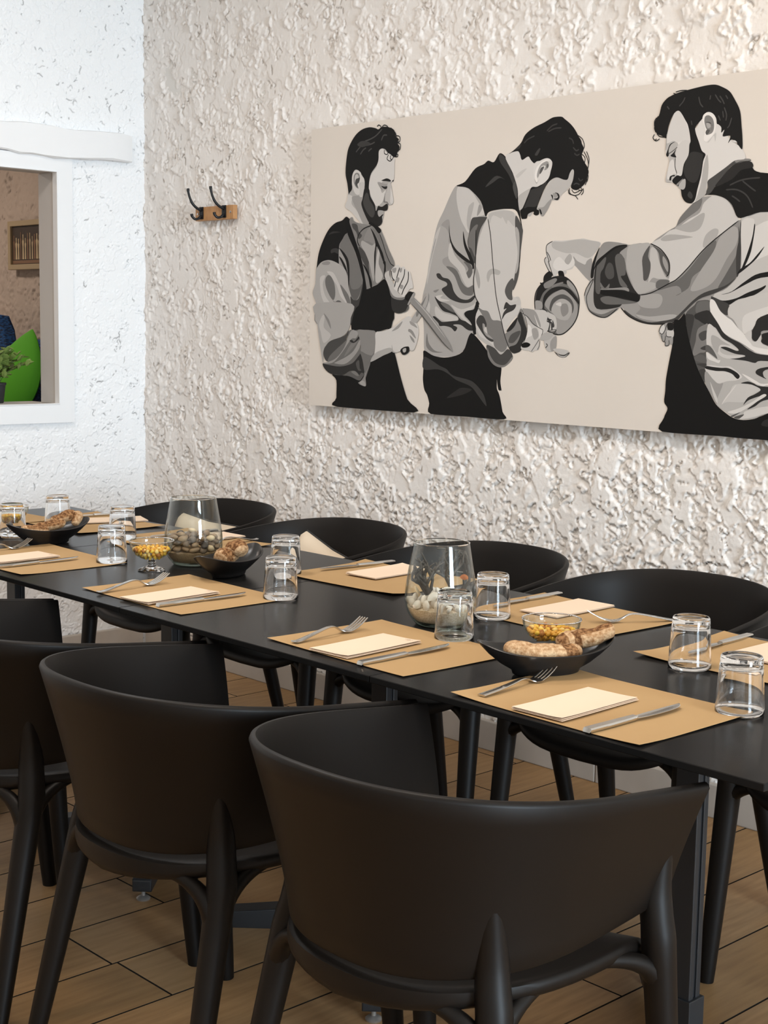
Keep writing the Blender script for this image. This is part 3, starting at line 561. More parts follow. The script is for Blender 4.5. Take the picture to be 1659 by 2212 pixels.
# ------------------------------------------------------------------ painting
PAINT = """1 168 0 395,1457 388,1414 367,1369 435,1329 510,1268 584,1212 637,1229 698,1246 740,1263 757,1305 756,1324 791,1332 801,1362 836,1365 846,1386 834,1443 817,1500 847,1524 849,1624 846,1662 757,1734 615,1735 472,1650 401,1510
1 205 0 694,1711 729,1731 764,1710 846,1662 849,1624 847,1531 818,1509 776,1536 734,1514 721,1473 736,1443 770,1460 757,1419 737,1382 695,1360 666,1371 626,1430 607,1474 609,1531 633,1578 682,1626
1 196 0 395,1447 440,1435 433,1387 494,1331 546,1252 584,1217 510,1268 435,1329 367,1369 388,1414
1 150 0 440,1435 535,1430 536,1382 582,1298 626,1244 591,1226 539,1267 494,1331 448,1396
1 182 0 790,1502 817,1500 834,1443 846,1386 832,1363 801,1362 773,1375 755,1386 764,1423 784,1460
1 205 0 819,1472 838,1419 844,1381 829,1368 814,1383 817,1425
1 120 0 764,1442 754,1400 751,1381 780,1375 794,1363 804,1364 786,1384 765,1390
1 150 0 691,1517 776,1498 790,1511 770,1475 734,1491 742,1457 714,1478
1 190 0 519,1522 558,1539 560,1477 542,1430 513,1432 509,1475
1 22 0 402,1456 386,1525 366,1599 379,1714 403,1775 461,1838 526,1871 597,1880 655,1871 690,1859 718,1871 767,1869 809,1856 845,1830 856,1801 887,1780 874,1758 896,1728 876,1697 863,1670 835,1672 807,1691 786,1699 757,1725 722,1732 697,1715 695,1663 678,1627 626,1578 609,1531 603,1484 607,1460 563,1472 562,1520 540,1564 495,1605 458,1608 433,1566 438,1508 432,1479 413,1463
1 32 0 563,1486 607,1474 622,1426 666,1371 678,1328 695,1355 702,1360 738,1353 780,1370 794,1358 788,1330 756,1324 710,1329 696,1313 711,1288 739,1301 753,1301 739,1287 742,1254 720,1231 670,1223 626,1239 582,1289 533,1373 543,1416
1 66 0 578,1452 600,1441 615,1402 652,1362 667,1323 654,1291 625,1292 581,1332 551,1382 554,1415
1 165 0 703,1331 756,1324 749,1308 725,1302 711,1288 696,1308
1 202 0 437,1576 458,1603 488,1608 521,1589 529,1570 554,1549 561,1520 540,1526 511,1518 512,1480 509,1446 476,1448 450,1478 434,1518
1 125 0 452,1570 473,1590 503,1583 514,1552 504,1523 490,1515 501,1485 475,1496 453,1526
1 70 0 467,1535 485,1553 514,1556 504,1528 486,1510 494,1490 471,1511
1 185 0 466,1574 488,1580 503,1557 474,1549 464,1526 460,1545
1 30 0 727,1525 779,1535 816,1521 813,1512 776,1517 741,1521
1 35 0 727,1489 756,1483 784,1483 777,1467 753,1469
1 35 0 828,1514 844,1522 842,1512
1 25 6 676,1877 690,1887 711,1878 718,1864
1 25 6 767,1869 813,1851 828,1822 818,1809
1 25 6 781,1863 834,1844 859,1803
1 25 6 809,1860 852,1824 863,1796
1 25 6 846,1764 859,1801 894,1795 895,1765 864,1763
1 25 6 874,1758 902,1746 899,1714 875,1716
1 25 6 869,1702 886,1706 889,1733
1 25 6 750,1720 754,1697 779,1690 785,1701
1 25 6 793,1689 779,1662 801,1646 822,1650 842,1672
1 25 6 855,1685 880,1683 876,1669 856,1668
1 25 6 725,1872 746,1882 774,1873 782,1858
1 25 6 814,1683 811,1660 828,1652
1 70 9 556,1792 613,1802 670,1821 726,1858
1 70 9 484,1779 542,1765 614,1768 657,1779
1 70 9 470,1727 499,1749 513,1757
1 70 9 515,1709 543,1736 572,1748
1 70 9 594,1723 615,1735 629,1739
1 70 9 720,1784 741,1815 776,1814
1 58 0 484,1774 520,1795 578,1790 614,1773 578,1762 528,1756
1 132 0 475,1263 440,1298 372,1267 216,1216 129,1116 86,1001 69,955 61,851 35,787 73,711 84,572 455,576 823,580 853,700 774,921 870,966 811,1069 752,1169 709,1220 643,1234
1 18 0 380,1303 337,1279 268,1265 198,1222 137,1144 94,1059 78,962 122,1000 184,1014 237,1010 312,988 310,1099 331,1138 391,1193 425,1203 441,1264 414,1287
1 48 0 199,1188 243,1209 321,1201 260,1197
1 55 0 227,1084 271,1094 311,1082 307,1054 263,1066 228,1061
1 112 0 391,1190 331,1132 319,1099 368,1058 412,995 422,904 416,813 460,745 494,739 527,784 552,835 541,925 515,981 461,1084
1 92 0 423,858 450,813 518,818 551,846 528,779 494,739 460,748 429,790
1 150 0 310,1088 341,1070 385,1029 408,961 415,847 396,916 343,973 312,988
1 25 0 310,1096 368,1058 412,1000 422,904 414,813 405,904 386,995 350,1047
1 25 0 311,1036 342,1019 387,961 401,904 379,938 343,990
1 168 0 78,962 122,1000 184,1014 246,1008 326,979 378,944 401,898 415,825 443,756 449,665 438,576 93,572 73,711 35,787 61,851 69,932
1 190 0 186,936 248,929 293,883 347,802 427,699 436,654 383,722 330,768 293,837 258,872 222,907
1 190 0 115,897 168,907 143,850 171,769 243,699 190,693 135,757 116,827
1 140 0 131,995 184,1008 220,998 203,982 149,983
1 105 0 169,879 195,910 231,901 267,849 277,780 260,740 224,763 179,826
1 95 0 224,763 296,699 385,631 429,585 433,614 384,677 339,728 304,737 269,728
1 110 0 328,845 372,813 417,768 439,711 436,665 400,722 356,785
1 60 0 434,762 469,739 520,750 552,835 559,868 569,812 529,722 506,577 433,576 449,665
1 125 0 415,1265 440,1281 492,1256 560,1226 635,1231 710,1182 811,1069 862,969 783,899 652,828 603,812 558,947 478,1122
1 75 0 441,1253 492,1245 510,1200 544,1171 511,1149 485,1195 450,1224
1 70 0 512,1099 563,1070 615,1018 616,968 626,912 600,946 557,997 522,1048
1 165 0 545,1137 596,1119 646,1101 679,1111 674,989 668,867 651,895 624,979 581,1052 537,1104
1 180 0 705,1077 722,1043 715,977 758,899 718,855 685,867 686,978
1 135 0 594,1202 635,1223 661,1172 671,1111 612,1129 562,1142
1 25 0 627,1220 669,1177 703,1127 746,1059 780,1003 764,982 713,1071 688,1088 682,978 676,900 668,1034 679,1111 653,1173
1 115 0 643,1217 710,1182 744,1125 796,1031 829,980 862,963 806,937 781,976 755,1043 703,1143
1 25 6 719,1176 753,1114 787,1042 829,980 862,963
1 25 8 635,1234 560,1215 510,1177 499,1133 521,1099
1 20 0 634,1256 709,1220 735,1197 710,1179 660,1222 610,1246
1 16 0 380,1303 415,1259 459,1179 548,997 594,834 603,812 661,828 710,844 775,877 817,827 851,766 848,580 489,576 521,699 560,835 541,925 479,1061 400,1181 372,1255
1 18 0 557,980 600,946 643,873 652,828 636,823 609,901
1 25 0 756,987 780,992 786,932 783,877 766,899 769,965
1 16 0 455,596 532,707 849,707 846,553 808,547 693,522 677,535 520,538 456,532
1 14 0 258,226 300,184 302,65 313,2 313,2 1079,3 1079,3 1015,87 952,219 884,390 884,390 857,398 643,319 542,252 430,221
1 165 0 65,713 452,713 442,617 431,558 376,499 237,453 163,398 156,299 120,429 84,593
1 185 0 109,577 150,637 168,615 160,550 236,497 162,441 127,517
1 130 0 159,648 218,599 236,540 193,594
1 70 0 424,532 376,494 237,459 184,420 159,376 173,332 206,314 256,324 337,402 393,467
1 105 0 206,322 231,356 296,401 377,451 409,478 424,526 448,537 488,533 520,528 537,491 546,406 572,333 590,248 535,193 430,221 258,226 182,267 152,299 207,301
1 150 0 424,500 456,535 488,533 520,517 497,480 449,473 362,386 273,313 190,297 156,302 215,312 297,341 378,413
1 45 0 152,296 215,290 339,283 461,308 531,363 547,374 572,322 589,253 535,193 430,221 258,226 182,256
1 150 0 298,314 395,349 475,394 537,470 538,417 460,340 380,300 281,303
1 120 0 442,436 497,464 537,491 506,448 427,382 379,354
1 40 0 433,462 457,468 482,458 536,501 529,475 474,447
1 90 0 365,224 438,254 494,256 534,230 558,247 582,237 543,193 430,219 258,226
1 120 0 454,249 494,256 534,230 511,224
1 80 0 501,309 532,331 541,278 558,263 526,262
1 22 0 512,533 541,475 550,406 572,333 597,254 543,188 598,227 589,291 563,364 549,480
1 132 0 512,533 583,538 654,536 697,522 695,451 681,378 651,324 621,255 602,217 607,159 560,162 528,177 559,194 590,238 576,311 551,385 545,459
1 108 0 551,390 602,376 658,367 684,388 651,324 613,265 593,248 572,322
1 158 0 543,183 575,194 599,179 599,158 560,165
1 92 0 613,249 651,319 621,249 602,211
1 200 0 697,522 770,531 846,553 905,579 957,610 1001,631 1038,626 1090,586 1106,556 1107,515 1094,464 1066,413 1029,412 1013,437 962,410 888,390 857,398 774,369 651,324 685,378 695,451
1 165 0 685,378 758,406 841,423 857,398 774,369 655,327
1 160 0 856,444 872,403 903,393 888,390 861,398
1 150 0 1024,601 1068,586 1098,556 1069,565 1032,580
1 140 0 1018,550 1055,535 1086,489 1063,499 1033,524 1011,534
1 140 0 1026,509 1064,484 1072,459 1042,479
1 150 0 957,600 906,569 854,532 921,554
1 25 0 940,410 976,431 1021,432 1022,401 985,380 955,384
1 170 0 962,415 992,424 992,401 970,395
1 45 0 847,771 900,755 1004,738 1012,711 982,667 918,650 862,667 844,711
1 95 0 982,667 1009,705 1009,678 966,653
1 120 0 774,910 806,934 831,920 832,865 891,782 979,765 948,738 851,755 817,821
1 185 0 774,904 814,931 823,898 865,843 915,782 979,760 900,755 851,777 808,843
1 205 0 839,936 894,968 934,951 958,956 983,931 1014,923 1031,884 1049,819 1018,809 987,776 955,760 915,788 866,815 873,865 840,876
1 40 8 919,951 896,892 870,821
1 40 8 967,940 960,891 914,820 907,793
1 40 8 1003,923 1000,863 962,809 943,771
1 40 8 839,931 848,887 873,865
1 150 0 846,942 887,949 879,919 855,920
1 150 0 896,886 920,880 905,853 881,865
1 150 0 933,839 958,831 946,809 922,820
1 150 0 919,941 943,946 935,918 919,924
1 20 0 972,754 1010,792 1042,790 1065,781 1028,722 996,733
1 150 0 1050,781 1066,776 1020,716 1000,711
1 165 0 1039,613 1115,700 1167,765 1190,781 1187,722 1139,646 1086,591 1047,597
1 120 0 1085,657 1137,722 1175,765 1138,695 1093,630
1 138 0 1024,724 1047,752 1066,751 1201,652 1373,488 1420,419 1405,419 1328,476 1140,641
1 85 0 1026,719 1140,641 1328,476 1409,419 1321,471 1132,635
1 175 0 1059,746 1193,652 1366,487 1186,646
2 165 0 1422,1452 1378,1412 1311,1302 1256,1214 1217,1085 1165,862 1132,735 1152,555 1164,401 1238,377 1382,376 1466,393 1555,450 1602,511 1621,759 1685,1246 1628,1345 1551,1417 1488,1445
2 195 0 1433,1444 1502,1435 1558,1402 1615,1336 1650,1296 1665,1261 1604,1249 1558,1217 1566,1182 1532,1154 1496,1195 1467,1235 1437,1306 1421,1380
2 172 0 1533,1321 1574,1341 1562,1280 1550,1237 1571,1216 1539,1169 1516,1214 1521,1282
2 150 0 1622,1326 1643,1296 1604,1254 1609,1298
2 185 0 1237,1144 1285,1203 1259,1124 1219,1014 1173,837 1184,964
2 150 0 1292,1213 1355,1245 1371,1180 1359,1110 1390,1030 1313,997 1328,956 1436,914 1533,927 1559,976 1475,1008 1395,1089 1343,1181
2 130 0 1245,1124 1224,1074 1165,862 1135,745 1152,812 1185,933
2 30 0 1360,1210 1380,1120 1424,1059 1488,1017 1559,976 1587,951 1574,927 1566,956 1503,982 1418,1039 1373,1110
2 28 0 1487,1166 1506,1106 1528,1061 1571,1006 1586,976 1588,927 1566,956 1530,1016 1501,1067 1488,1116
2 100 0 1496,978 1559,957 1574,917 1562,883 1535,873 1513,893 1539,932
2 190 0 1374,1100 1418,1019 1505,943 1520,908 1549,868 1582,907 1587,838 1536,819 1493,864 1449,929 1363,1000
2 104 0 1343,948 1407,940 1450,909 1487,849 1536,814 1584,828 1586,774 1545,764 1496,779 1460,819 1415,895
2 52 0 1258,904 1287,906 1316,881 1367,870 1396,840 1419,789 1469,749 1539,739 1593,764 1607,759 1567,724 1484,719 1385,744 1319,790 1311,810 1354,830 1346,850 1295,866 1266,882
2 44 0 1245,760 1292,730 1357,714 1394,689 1437,654 1487,614 1544,600 1579,580 1600,561 1594,546 1545,550 1489,579 1446,584 1418,579 1454,564 1434,539 1397,563 1340,573 1297,572 1282,592 1234,628 1252,633 1296,608 1325,598 1403,604 1460,609 1452,634 1388,654 1323,669 1279,709
2 100 0 1300,719 1372,709 1430,659 1358,679
2 24 0 1514,654 1541,670 1596,680 1608,719 1636,719 1641,561 1601,521 1579,585 1543,620 1522,635
2 190 0 1393,709 1485,679 1595,709 1607,749 1609,709 1582,680 1521,664 1508,639 1579,580 1515,610 1458,649
2 195 0 1255,760 1320,770 1299,750 1385,734 1300,730
2 130 0 1233,796 1283,806 1255,785
2 190 0 1257,699 1323,659 1416,639 1459,624 1445,609 1339,603 1259,638
2 120 0 1182,525 1199,463 1258,413 1331,405 1237,403 1177,442
2 185 0 1161,750 1206,709 1194,638 1164,658
2 16 0 1161,412 1152,376 1155,290 1153,222 1168,158 1195,123 1216,70 1231,2 1231,2 1545,2 1874,3 1874,3 1861,50 1840,126 1827,160 1809,190 1807,229 1807,246 1821,186 1844,181 1847,187 1836,239 1839,333 1773,353 1712,429 1601,523 1559,514 1507,412 1378,373 1252,379
2 56 0 1156,367 1207,359 1304,317 1368,297 1426,259 1562,237 1617,217 1673,175 1704,137 1724,77 1656,135 1600,186 1538,210 1451,233 1369,274 1286,294 1158,290
2 40 0 1374,113 1454,162 1508,184 1594,177 1540,148 1455,126
2 18 0 1419,1450 1494,1472 1578,1546 1651,1568 1687,1587 1735,1575 1781,1624 1830,1599 1855,1554 1930,1438 1944,1360 1960,1256 1987,1143 1936,1266 1853,1287 1746,1283 1698,1272 1674,1251 1634,1341 1545,1416 1495,1437
2 58 0 1781,1619 1842,1581 1880,1509 1917,1464 1938,1377 1907,1413 1857,1494 1783,1576
2 62 0 1703,1460 1762,1491 1835,1461 1787,1476 1728,1450 1668,1427
2 75 0 1895,1414 1912,1447 1932,1378 1927,1343
2 72 0 1557,1237 1604,1249 1679,1246 1686,1236 1634,1170 1610,1073 1600,966 1572,996 1528,1085 1539,1154
2 110 0 1539,1144 1579,1192 1613,1200 1594,1142 1599,1005 1563,1055 1535,1075
2 196 0 1692,1245 1698,1265 1751,1281 1830,1284 1908,1265 1936,1226 1964,1158 1975,1044 1966,925 1950,844 1919,806 1921,758 1973,748 1988,700 1983,661 1920,613 1858,515 1893,452 1835,412 1780,450 1691,483 1628,536 1611,630 1643,709 1607,764 1592,907 1617,1083 1654,1179
2 180 0 1702,1255 1738,1272 1830,1278 1909,1260 1918,1179 1865,1219 1852,1196 1818,1240 1805,1231 1738,1253 1713,1206
2 160 0 1594,956 1629,906 1645,842 1633,808 1603,882
2 170 0 1710,915 1750,929 1810,913 1798,889 1738,895 1713,846 1698,881
2 80 0 1928,1245 1983,1167 1985,1119 1970,996 1967,911 1950,844 1919,796 1935,911 1950,1016 1925,1159
2 168 0 1925,1169 1958,1139 1964,996 1954,920 1935,901 1950,1016
2 20 0 1974,1063 1971,968 1962,949 1969,1020
2 85 0 1913,868 1928,834 1913,782 1918,738 1882,743 1854,787 1872,835
2 190 0 1869,738 1916,724 1960,738 1940,753 1973,753 1987,709 1949,705 1903,709
2 55 0 1866,724 1903,705 1949,709 1930,676 1866,651 1837,617 1846,656 1871,685 1848,680
2 125 0 1988,685 2009,652 2037,585 2039,542 2016,469 1992,430 1927,414 1858,515 1921,564 1964,642
2 45 0 1965,623 1989,666 2024,594 2042,547 2016,469 1992,425 1934,414 1900,448 1958,468 1988,517 1993,570
2 40 0 1876,544 1908,584 1964,632 1947,584 1909,550
2 80 0 1898,501 1923,531 1987,551 1982,522 1938,478 1899,477
2 120 0 1630,690 1671,675 1719,665 1754,616 1801,612 1835,602 1849,564 1886,457 1835,412 1780,450 1766,484 1724,513 1694,611
2 62 0 1619,601 1645,640 1679,636 1708,591 1702,567 1681,591 1690,537 1765,494 1759,479 1711,498 1655,551
2 150 0 1674,591 1695,581 1689,547 1744,513 1765,494 1711,513 1682,547
2 180 0 1621,561 1656,512 1725,483 1835,417 1893,447 1835,397 1767,440 1699,468 1629,511
2 35 6 1696,1236 1723,1128 1749,953 1783,758 1827,622 1864,515 1900,448
2 30 7 1597,1171 1600,956 1587,858 1600,769 1643,709
2 70 0 1713,458 1781,440 1835,402 1893,438 1934,395 1916,360 1851,324 1771,341 1728,400
2 120 0 1720,444 1749,390 1797,347 1871,340 1928,390 1922,365 1851,324 1778,337 1729,385
2 206 0 1829,1605 1931,1625 1953,1608 2034,1586 2087,1574 2192,1567 2197,1450 2177,1420 2094,1398 2042,1381 2002,1304 1961,1266 1942,1347 1934,1407 1892,1501
2 178 0 1942,1347 1968,1373 2041,1401 2052,1388 2013,1312 1961,1266
2 192 0 1920,1483 1973,1512 2005,1517 1963,1484 1932,1467
2 183 0 2094,1280 2128,1345 2157,1394 2197,1435 2243,1451 2300,1436 2330,1450 2339,1468 2356,1490 2371,1486 2370,1451 2361,1417 2333,1381 2283,1349 2259,1319 2217,1321 2202,1310 2183,1272 2148,1234 2127,1235 2110,1260 2068,1265
2 150 0 2099,1280 2146,1285 2176,1311 2207,1329 2202,1306 2178,1268 2148,1232 2127,1235 2113,1259
2 20 0 1856,1615 1893,1632 1951,1671 1986,1719 2049,1753 2132,1777 2183,1796 2213,1801 2264,1798 2290,1782 2332,1752 2363,1722 2390,1686 2411,1650 2438,1603 2425,1566 2446,1526 2473,1490 2475,1448 2461,1411 2433,1386 2393,1369 2352,1387 2366,1432 2371,1478 2358,1490 2339,1468 2325,1435 2295,1435 2243,1451 2197,1439 2157,1402 2128,1353 2094,1280 2110,1267 2111,1244 2090,1237 2069,1246 2068,1261 2026,1248 2016,1224 1990,1221 1973,1226 1961,1270 1982,1289 2022,1362 2047,1405 2094,1406 2145,1430 2181,1455 2195,1497 2204,1535 2187,1560 2156,1568 2120,1557 2083,1555 2062,1545 2035,1566 2013,1588 1965,1571 1948,1604 1931,1625 1893,1624
2 52 0 2042,1389 2115,1405 2161,1433 2157,1402 2117,1346 2093,1292 2024,1291 1992,1285 2022,1343
2 210 0 2058,1506 2068,1537 2109,1557 2156,1568 2192,1555 2204,1535 2195,1497 2175,1483 2185,1470 2176,1448 2141,1423 2104,1413 2088,1428 2066,1451
2 150 0 2086,1489 2099,1535 2141,1551 2172,1545 2178,1521 2163,1503 2143,1500 2152,1523 2126,1525 2111,1510 2107,1479 2092,1457
2 85 0 2107,1487 2116,1514 2142,1520 2127,1494 2112,1479
2 95 0 2162,1534 2175,1529 2173,1514 2160,1511
2 228 0 2070,1474 2079,1512 2110,1542 2161,1561 2193,1551 2167,1553 2120,1537 2095,1504 2086,1465 2093,1441 2082,1434
2 165 0 2066,1454 2088,1430 2108,1452 2093,1429 2083,1426
2 25 0 2231,1363 2257,1358 2268,1338 2254,1319 2222,1328 2248,1331 2255,1342
2 40 0 2201,1353 2216,1348 2217,1321 2209,1337
2 150 0 2216,1360 2242,1359 2253,1342 2232,1332 2222,1344
2 18 0 2113,1271 2123,1271 2135,1247 2129,1241 2121,1251
2 180 0 2026,1248 2063,1258 2048,1239 2032,1235
2 25 5 2390,1682 2426,1657 2442,1617 2429,1588
2 25 5 2395,1674 2416,1646 2423,1611
2 25 5 2425,1573 2450,1549 2447,1519
2 25 5 2439,1587 2465,1548 2477,1509 2469,1472
2 25 5 2459,1586 2480,1539 2473,1486
2 25 5 2457,1503 2478,1471 2470,1441
2 25 5 2449,1458 2477,1448 2471,1411
2 25 5 2441,1413 2471,1426 2457,1393
2 25 5 2422,1391 2433,1367 2408,1369
2 25 5 2343,1384 2344,1357 2375,1340 2414,1345 2443,1374
2 25 5 2358,1375 2379,1355 2419,1364
2 25 5 2333,1377 2339,1353 2364,1344 2390,1335 2408,1315
2 25 5 2443,1378 2446,1355 2430,1339
2 58 8 2154,1725 2195,1752 2235,1760
2 58 8 2165,1720 2216,1735 2267,1734
2 58 8 2358,1616 2384,1595 2403,1601
2 58 8 2369,1581 2390,1568 2410,1574
2 58 8 2406,1438 2421,1421 2441,1428
2 58 8 2372,1401 2392,1408 2417,1399
2 58 8 2061,1705 2009,1690 1978,1669
2 58 8 2325,1672 2351,1659 2362,1635
2 60 0 2066,1596 2096,1628 2109,1624 2087,1590
2 48 0 1904,1635 1941,1660 1957,1663 1941,1640
2 192 0 1991,689 2027,678 2097,678 2177,675 2207,649 2199,611 2211,559 2144,498 2150,461 2136,438 2107,433 2092,422 2072,429 2005,439 2004,465 2038,515 2046,580 2018,633
2 150 0 2001,682 2097,674 2139,618 2151,573 2091,588 2038,636
2 215 0 2050,587 2076,573 2088,527 2053,512 2034,496 2047,550
2 155 0 2082,558 2121,566 2138,521 2104,498
2 205 0 2098,648 2135,588 2151,566 2167,544 2144,506 2137,558
2 50 4 1994,682 2029,629 2046,572 2038,515 2010,462
2 50 4 1997,659 2049,633 2090,595 2141,570 2171,559
2 50 4 2144,502 2115,464 2082,425
2 50 4 2149,495 2145,461 2131,438
2 50 4 2171,559 2167,536 2149,502
2 16 0 2004,469 2034,481 2060,478 2075,467 2051,451 2010,450
2 180 0 2184,495 2223,503 2246,526 2278,523 2278,463 2255,441 2236,429 2206,436 2190,462
2 150 0 2233,489 2276,523 2276,452 2240,433
2 60 6 2199,477 2210,466 2195,450
2 185 0 2255,444 2303,449 2371,439 2367,425 2339,413 2300,419
2 60 0 2265,430 2300,416 2343,413 2381,429 2377,417 2344,398 2300,404
2 175 0 2285,423 2305,410 2344,406 2372,421 2344,399 2305,404
2 170 0 2149,502 2182,540 2251,537 2228,503 2184,495
3 196 0 2181,1060 2224,1083 2301,1082 2419,1088 2457,1090 2513,1078 2587,1061 2562,1021 2527,968 2527,867 2509,846 2407,930 2380,916 2332,906 2284,900 2247,871 2232,886 2210,930 2195,960 2179,990 2177,1023
3 175 0 2224,1077 2301,1075 2420,1086 2513,1076 2583,1059 2553,1010 2494,976 2404,1007 2328,1009 2230,1040
3 150 0 2386,989 2415,963 2449,948 2477,940 2490,961 2527,968 2527,860 2509,846 2407,930 2397,942
3 210 0 2243,967 2281,988 2330,957 2376,989 2397,942 2332,910 2275,907 2235,930
3 165 0 2320,965 2357,1004 2377,978 2350,942
3 190 0 2165,976 2179,986 2206,931 2212,901 2197,908 2181,938
3 45 5 2224,1081 2181,1060 2177,1023 2188,994 2204,960
3 45 5 2179,990 2165,972 2181,938 2207,901
3 45 5 2194,968 2210,930 2237,875
3 45 5 2182,1020 2203,993 2214,967
3 26 0 2162,846 2164,876 2187,898 2211,906 2232,882 2208,860 2180,842
3 20 0 2275,904 2311,903 2324,870 2315,863 2286,867
3 190 0 2313,907 2337,906 2338,892 2324,886
3 104 0 2102,682 2097,742 2112,794 2160,839 2228,867 2300,874 2353,858 2408,810 2439,748 2441,690 2429,635 2394,584 2338,542 2295,531 2251,537 2191,559 2140,588 2114,633
3 30 0 2105,731 2117,794 2160,835 2228,864 2300,870 2349,858 2350,826 2287,837 2220,816 2163,779 2135,731
3 130 0 2170,835 2247,863 2267,852 2230,819 2191,805 2171,809
3 120 0 2234,823 2306,841 2311,833 2240,808
3 150 0 2349,851 2408,807 2434,748 2409,774 2350,822
3 34 0 2160,712 2173,764 2230,805 2302,815 2365,800 2410,763 2435,734 2440,708 2416,730 2367,767 2313,793 2251,782 2203,753 2175,712 2177,675 2161,686
3 150 0 2178,708 2203,749 2251,778 2313,797 2367,771 2416,726 2432,690 2425,635 2393,587 2338,546 2290,534 2269,560 2266,634 2221,667
3 82 0 2215,686 2233,738 2280,764 2329,767 2382,738 2403,694 2391,657 2384,708 2339,738 2291,741 2244,712 2231,671
3 168 0 2231,675 2253,716 2301,741 2349,734 2384,701 2386,661 2359,620 2306,620 2266,638
3 135 0 2307,708 2350,712 2362,664 2324,638 2304,671
3 200 0 2263,712 2301,723 2307,701 2288,701
3 190 0 2104,682 2157,680 2217,660 2266,634 2272,560 2201,555 2140,588 2114,633
3 46 0 2159,686 2196,671 2208,630 2238,619 2218,611 2199,615 2181,566 2161,577 2168,630 2178,634
3 55 0 2199,615 2238,604 2245,560 2235,560 2229,600 2221,559 2211,559 2219,597 2194,608
3 60 0 2243,619 2259,582 2244,575
3 150 0 2105,731 2155,723 2157,682 2104,682
3 34 7 2102,682 2097,742 2112,794 2160,839 2228,867 2300,874 2353,858 2408,810 2439,748 2441,690 2429,635 2394,584 2338,542 2295,531 2251,537 2191,559 2140,588 2114,633 2102,682
3 34 4 1996,685 2097,676 2159,680
3 50 4 2196,552 2274,560 2251,537
3 30 9 2136,837 2156,831
3 150 0 2525,869 2538,947 2585,1037 2625,1065 2715,1059 2788,1044 2868,1051 2939,1046 2976,1070 3066,1117 3104,1134 3139,1188 3210,1252 3282,1285 3391,1279 3457,1240 3504,1148 3518,1154 3836,1200 3836,512 3219,502 3188,662 3137,618 3015,601 2905,609 2807,641 2748,692 2636,633 2526,665 2479,751 2494,804
3 196 0 2947,1046 3007,1075 3067,1114 3112,1124 3185,1168 3257,1201 3283,1254 3354,1293 3420,1265 3465,1216 3504,1154 3456,1120 3366,1058 3282,993 3198,909 3126,848 3073,830 3078,886 3068,943 3026,1000
3 112 0 3067,1114 3104,1131 3131,1182 3210,1252 3267,1279 3256,1225 3184,1180 3126,1145
3 165 0 3104,1128 3185,1155 3279,1200 3288,1169 3261,1116 3203,1099 3127,1114
3 165 0 3007,1069 3068,1092 3219,1074 3145,1065 3039,1056
3 168 0 3288,1017 3300,1078 3349,1112 3382,1105 3373,1069 3332,1028
3 135 0 3504,1148 3456,1117 3367,1051 3283,987 3198,903 3126,845 3021,800 2913,769 2866,763 2860,724 2885,686 2855,654 2872,622 2952,604 3092,611 3188,662 3274,730 3368,760 3452,796 3520,868 3532,897 3513,1118
3 100 0 3367,1051 3283,987 3213,909 3141,848 3051,812 3006,787 3128,811 3160,774 3123,758 3204,798 3230,859 3302,907 3356,979
3 160 0 3470,1120 3395,1069 3356,991 3273,883 3219,786 3307,797 3378,845 3444,953 3497,1024 3507,1095
3 90 0 3506,1119 3520,1047 3525,903 3500,844 3437,808 3395,797 3448,881 3506,987
3 60 0 3518,1148 3527,1058 3529,885 3510,856 3500,970 3513,1059
3 60 0 3015,604 3130,618 3188,668 3274,736 3368,766 3452,802 3506,850 3437,808 3309,773 3237,730 3165,668 3114,636 2968,610 2856,635 2773,679 2807,641 2905,609
3 160 0 2859,743 2897,762 3007,768 3036,737 3011,693 2933,689 2876,705
3 165 0 2855,654 2951,642 3090,655 3136,649 3106,630 3014,617 2904,629
3 170 0 2789,1038 2868,1049 2935,1045 2895,972 2890,915 2901,851 2917,838 2989,825 2975,794 2865,769 2823,827 2778,917 2776,974
3 185 0 2940,1015 2979,1014 3006,938 3049,862 3080,849 3003,850 2964,857 2934,832 2939,889
3 80 0 2935,1037 2887,972 2895,889 2901,845 2925,848 2943,889 2944,939 2926,977
3 85 0 2955,1033 3011,1006 3067,949 3074,887 3060,865 3015,925 2996,994
3 150 0 3028,975 3060,937 3063,887 3029,937
3 100 0 2988,831 3019,847 3081,837 3021,800 2990,800
3 40 0 2549,895 2571,960 2644,1003 2716,1040 2781,1038 2726,1001 2760,968 2780,891 2823,814 2865,769 2882,762 2868,724 2771,718 2724,692 2575,685 2547,764
3 90 0 2572,947 2629,978 2615,920 2592,881 2596,777 2562,784 2559,869
3 75 0 2624,894 2647,945 2680,931 2691,867 2651,854
3 95 0 2694,976 2734,995 2769,943 2772,878 2740,866 2791,808 2743,815 2715,879
3 100 0 2598,744 2655,757 2771,737 2860,721 2772,711 2641,711
3 20 0 2604,790 2687,792 2785,782 2866,763 2868,724 2770,744 2613,764
3 140 0 2604,800 2686,802 2784,805 2801,782 2752,792 2612,793
3 110 0 2594,836 2628,803 2660,828 2653,799 2604,800
3 140 0 2525,869 2538,960 2585,1034 2633,1065 2731,1055 2780,1044 2700,1034 2628,997 2563,953 2541,882
3 25 0 2521,869 2534,954 2580,1037 2555,960 2552,921 2628,984 2700,1027 2780,1043 2700,1040 2620,997 2555,947 2542,869
3 158 0 2534,856 2494,804 2479,758 2499,698 2534,659 2636,633 2693,660 2732,686 2659,672 2575,685 2548,738 2548,829
3 110 0 2497,731 2525,679 2610,653 2692,679 2732,686 2636,633 2534,659
3 30 5 2479,758 2494,804 2542,856 2512,790 2496,751 2507,698 2538,662 2636,635 2724,686
3 30 6 2939,1046 3010,1013 3067,949 3074,887 3056,862
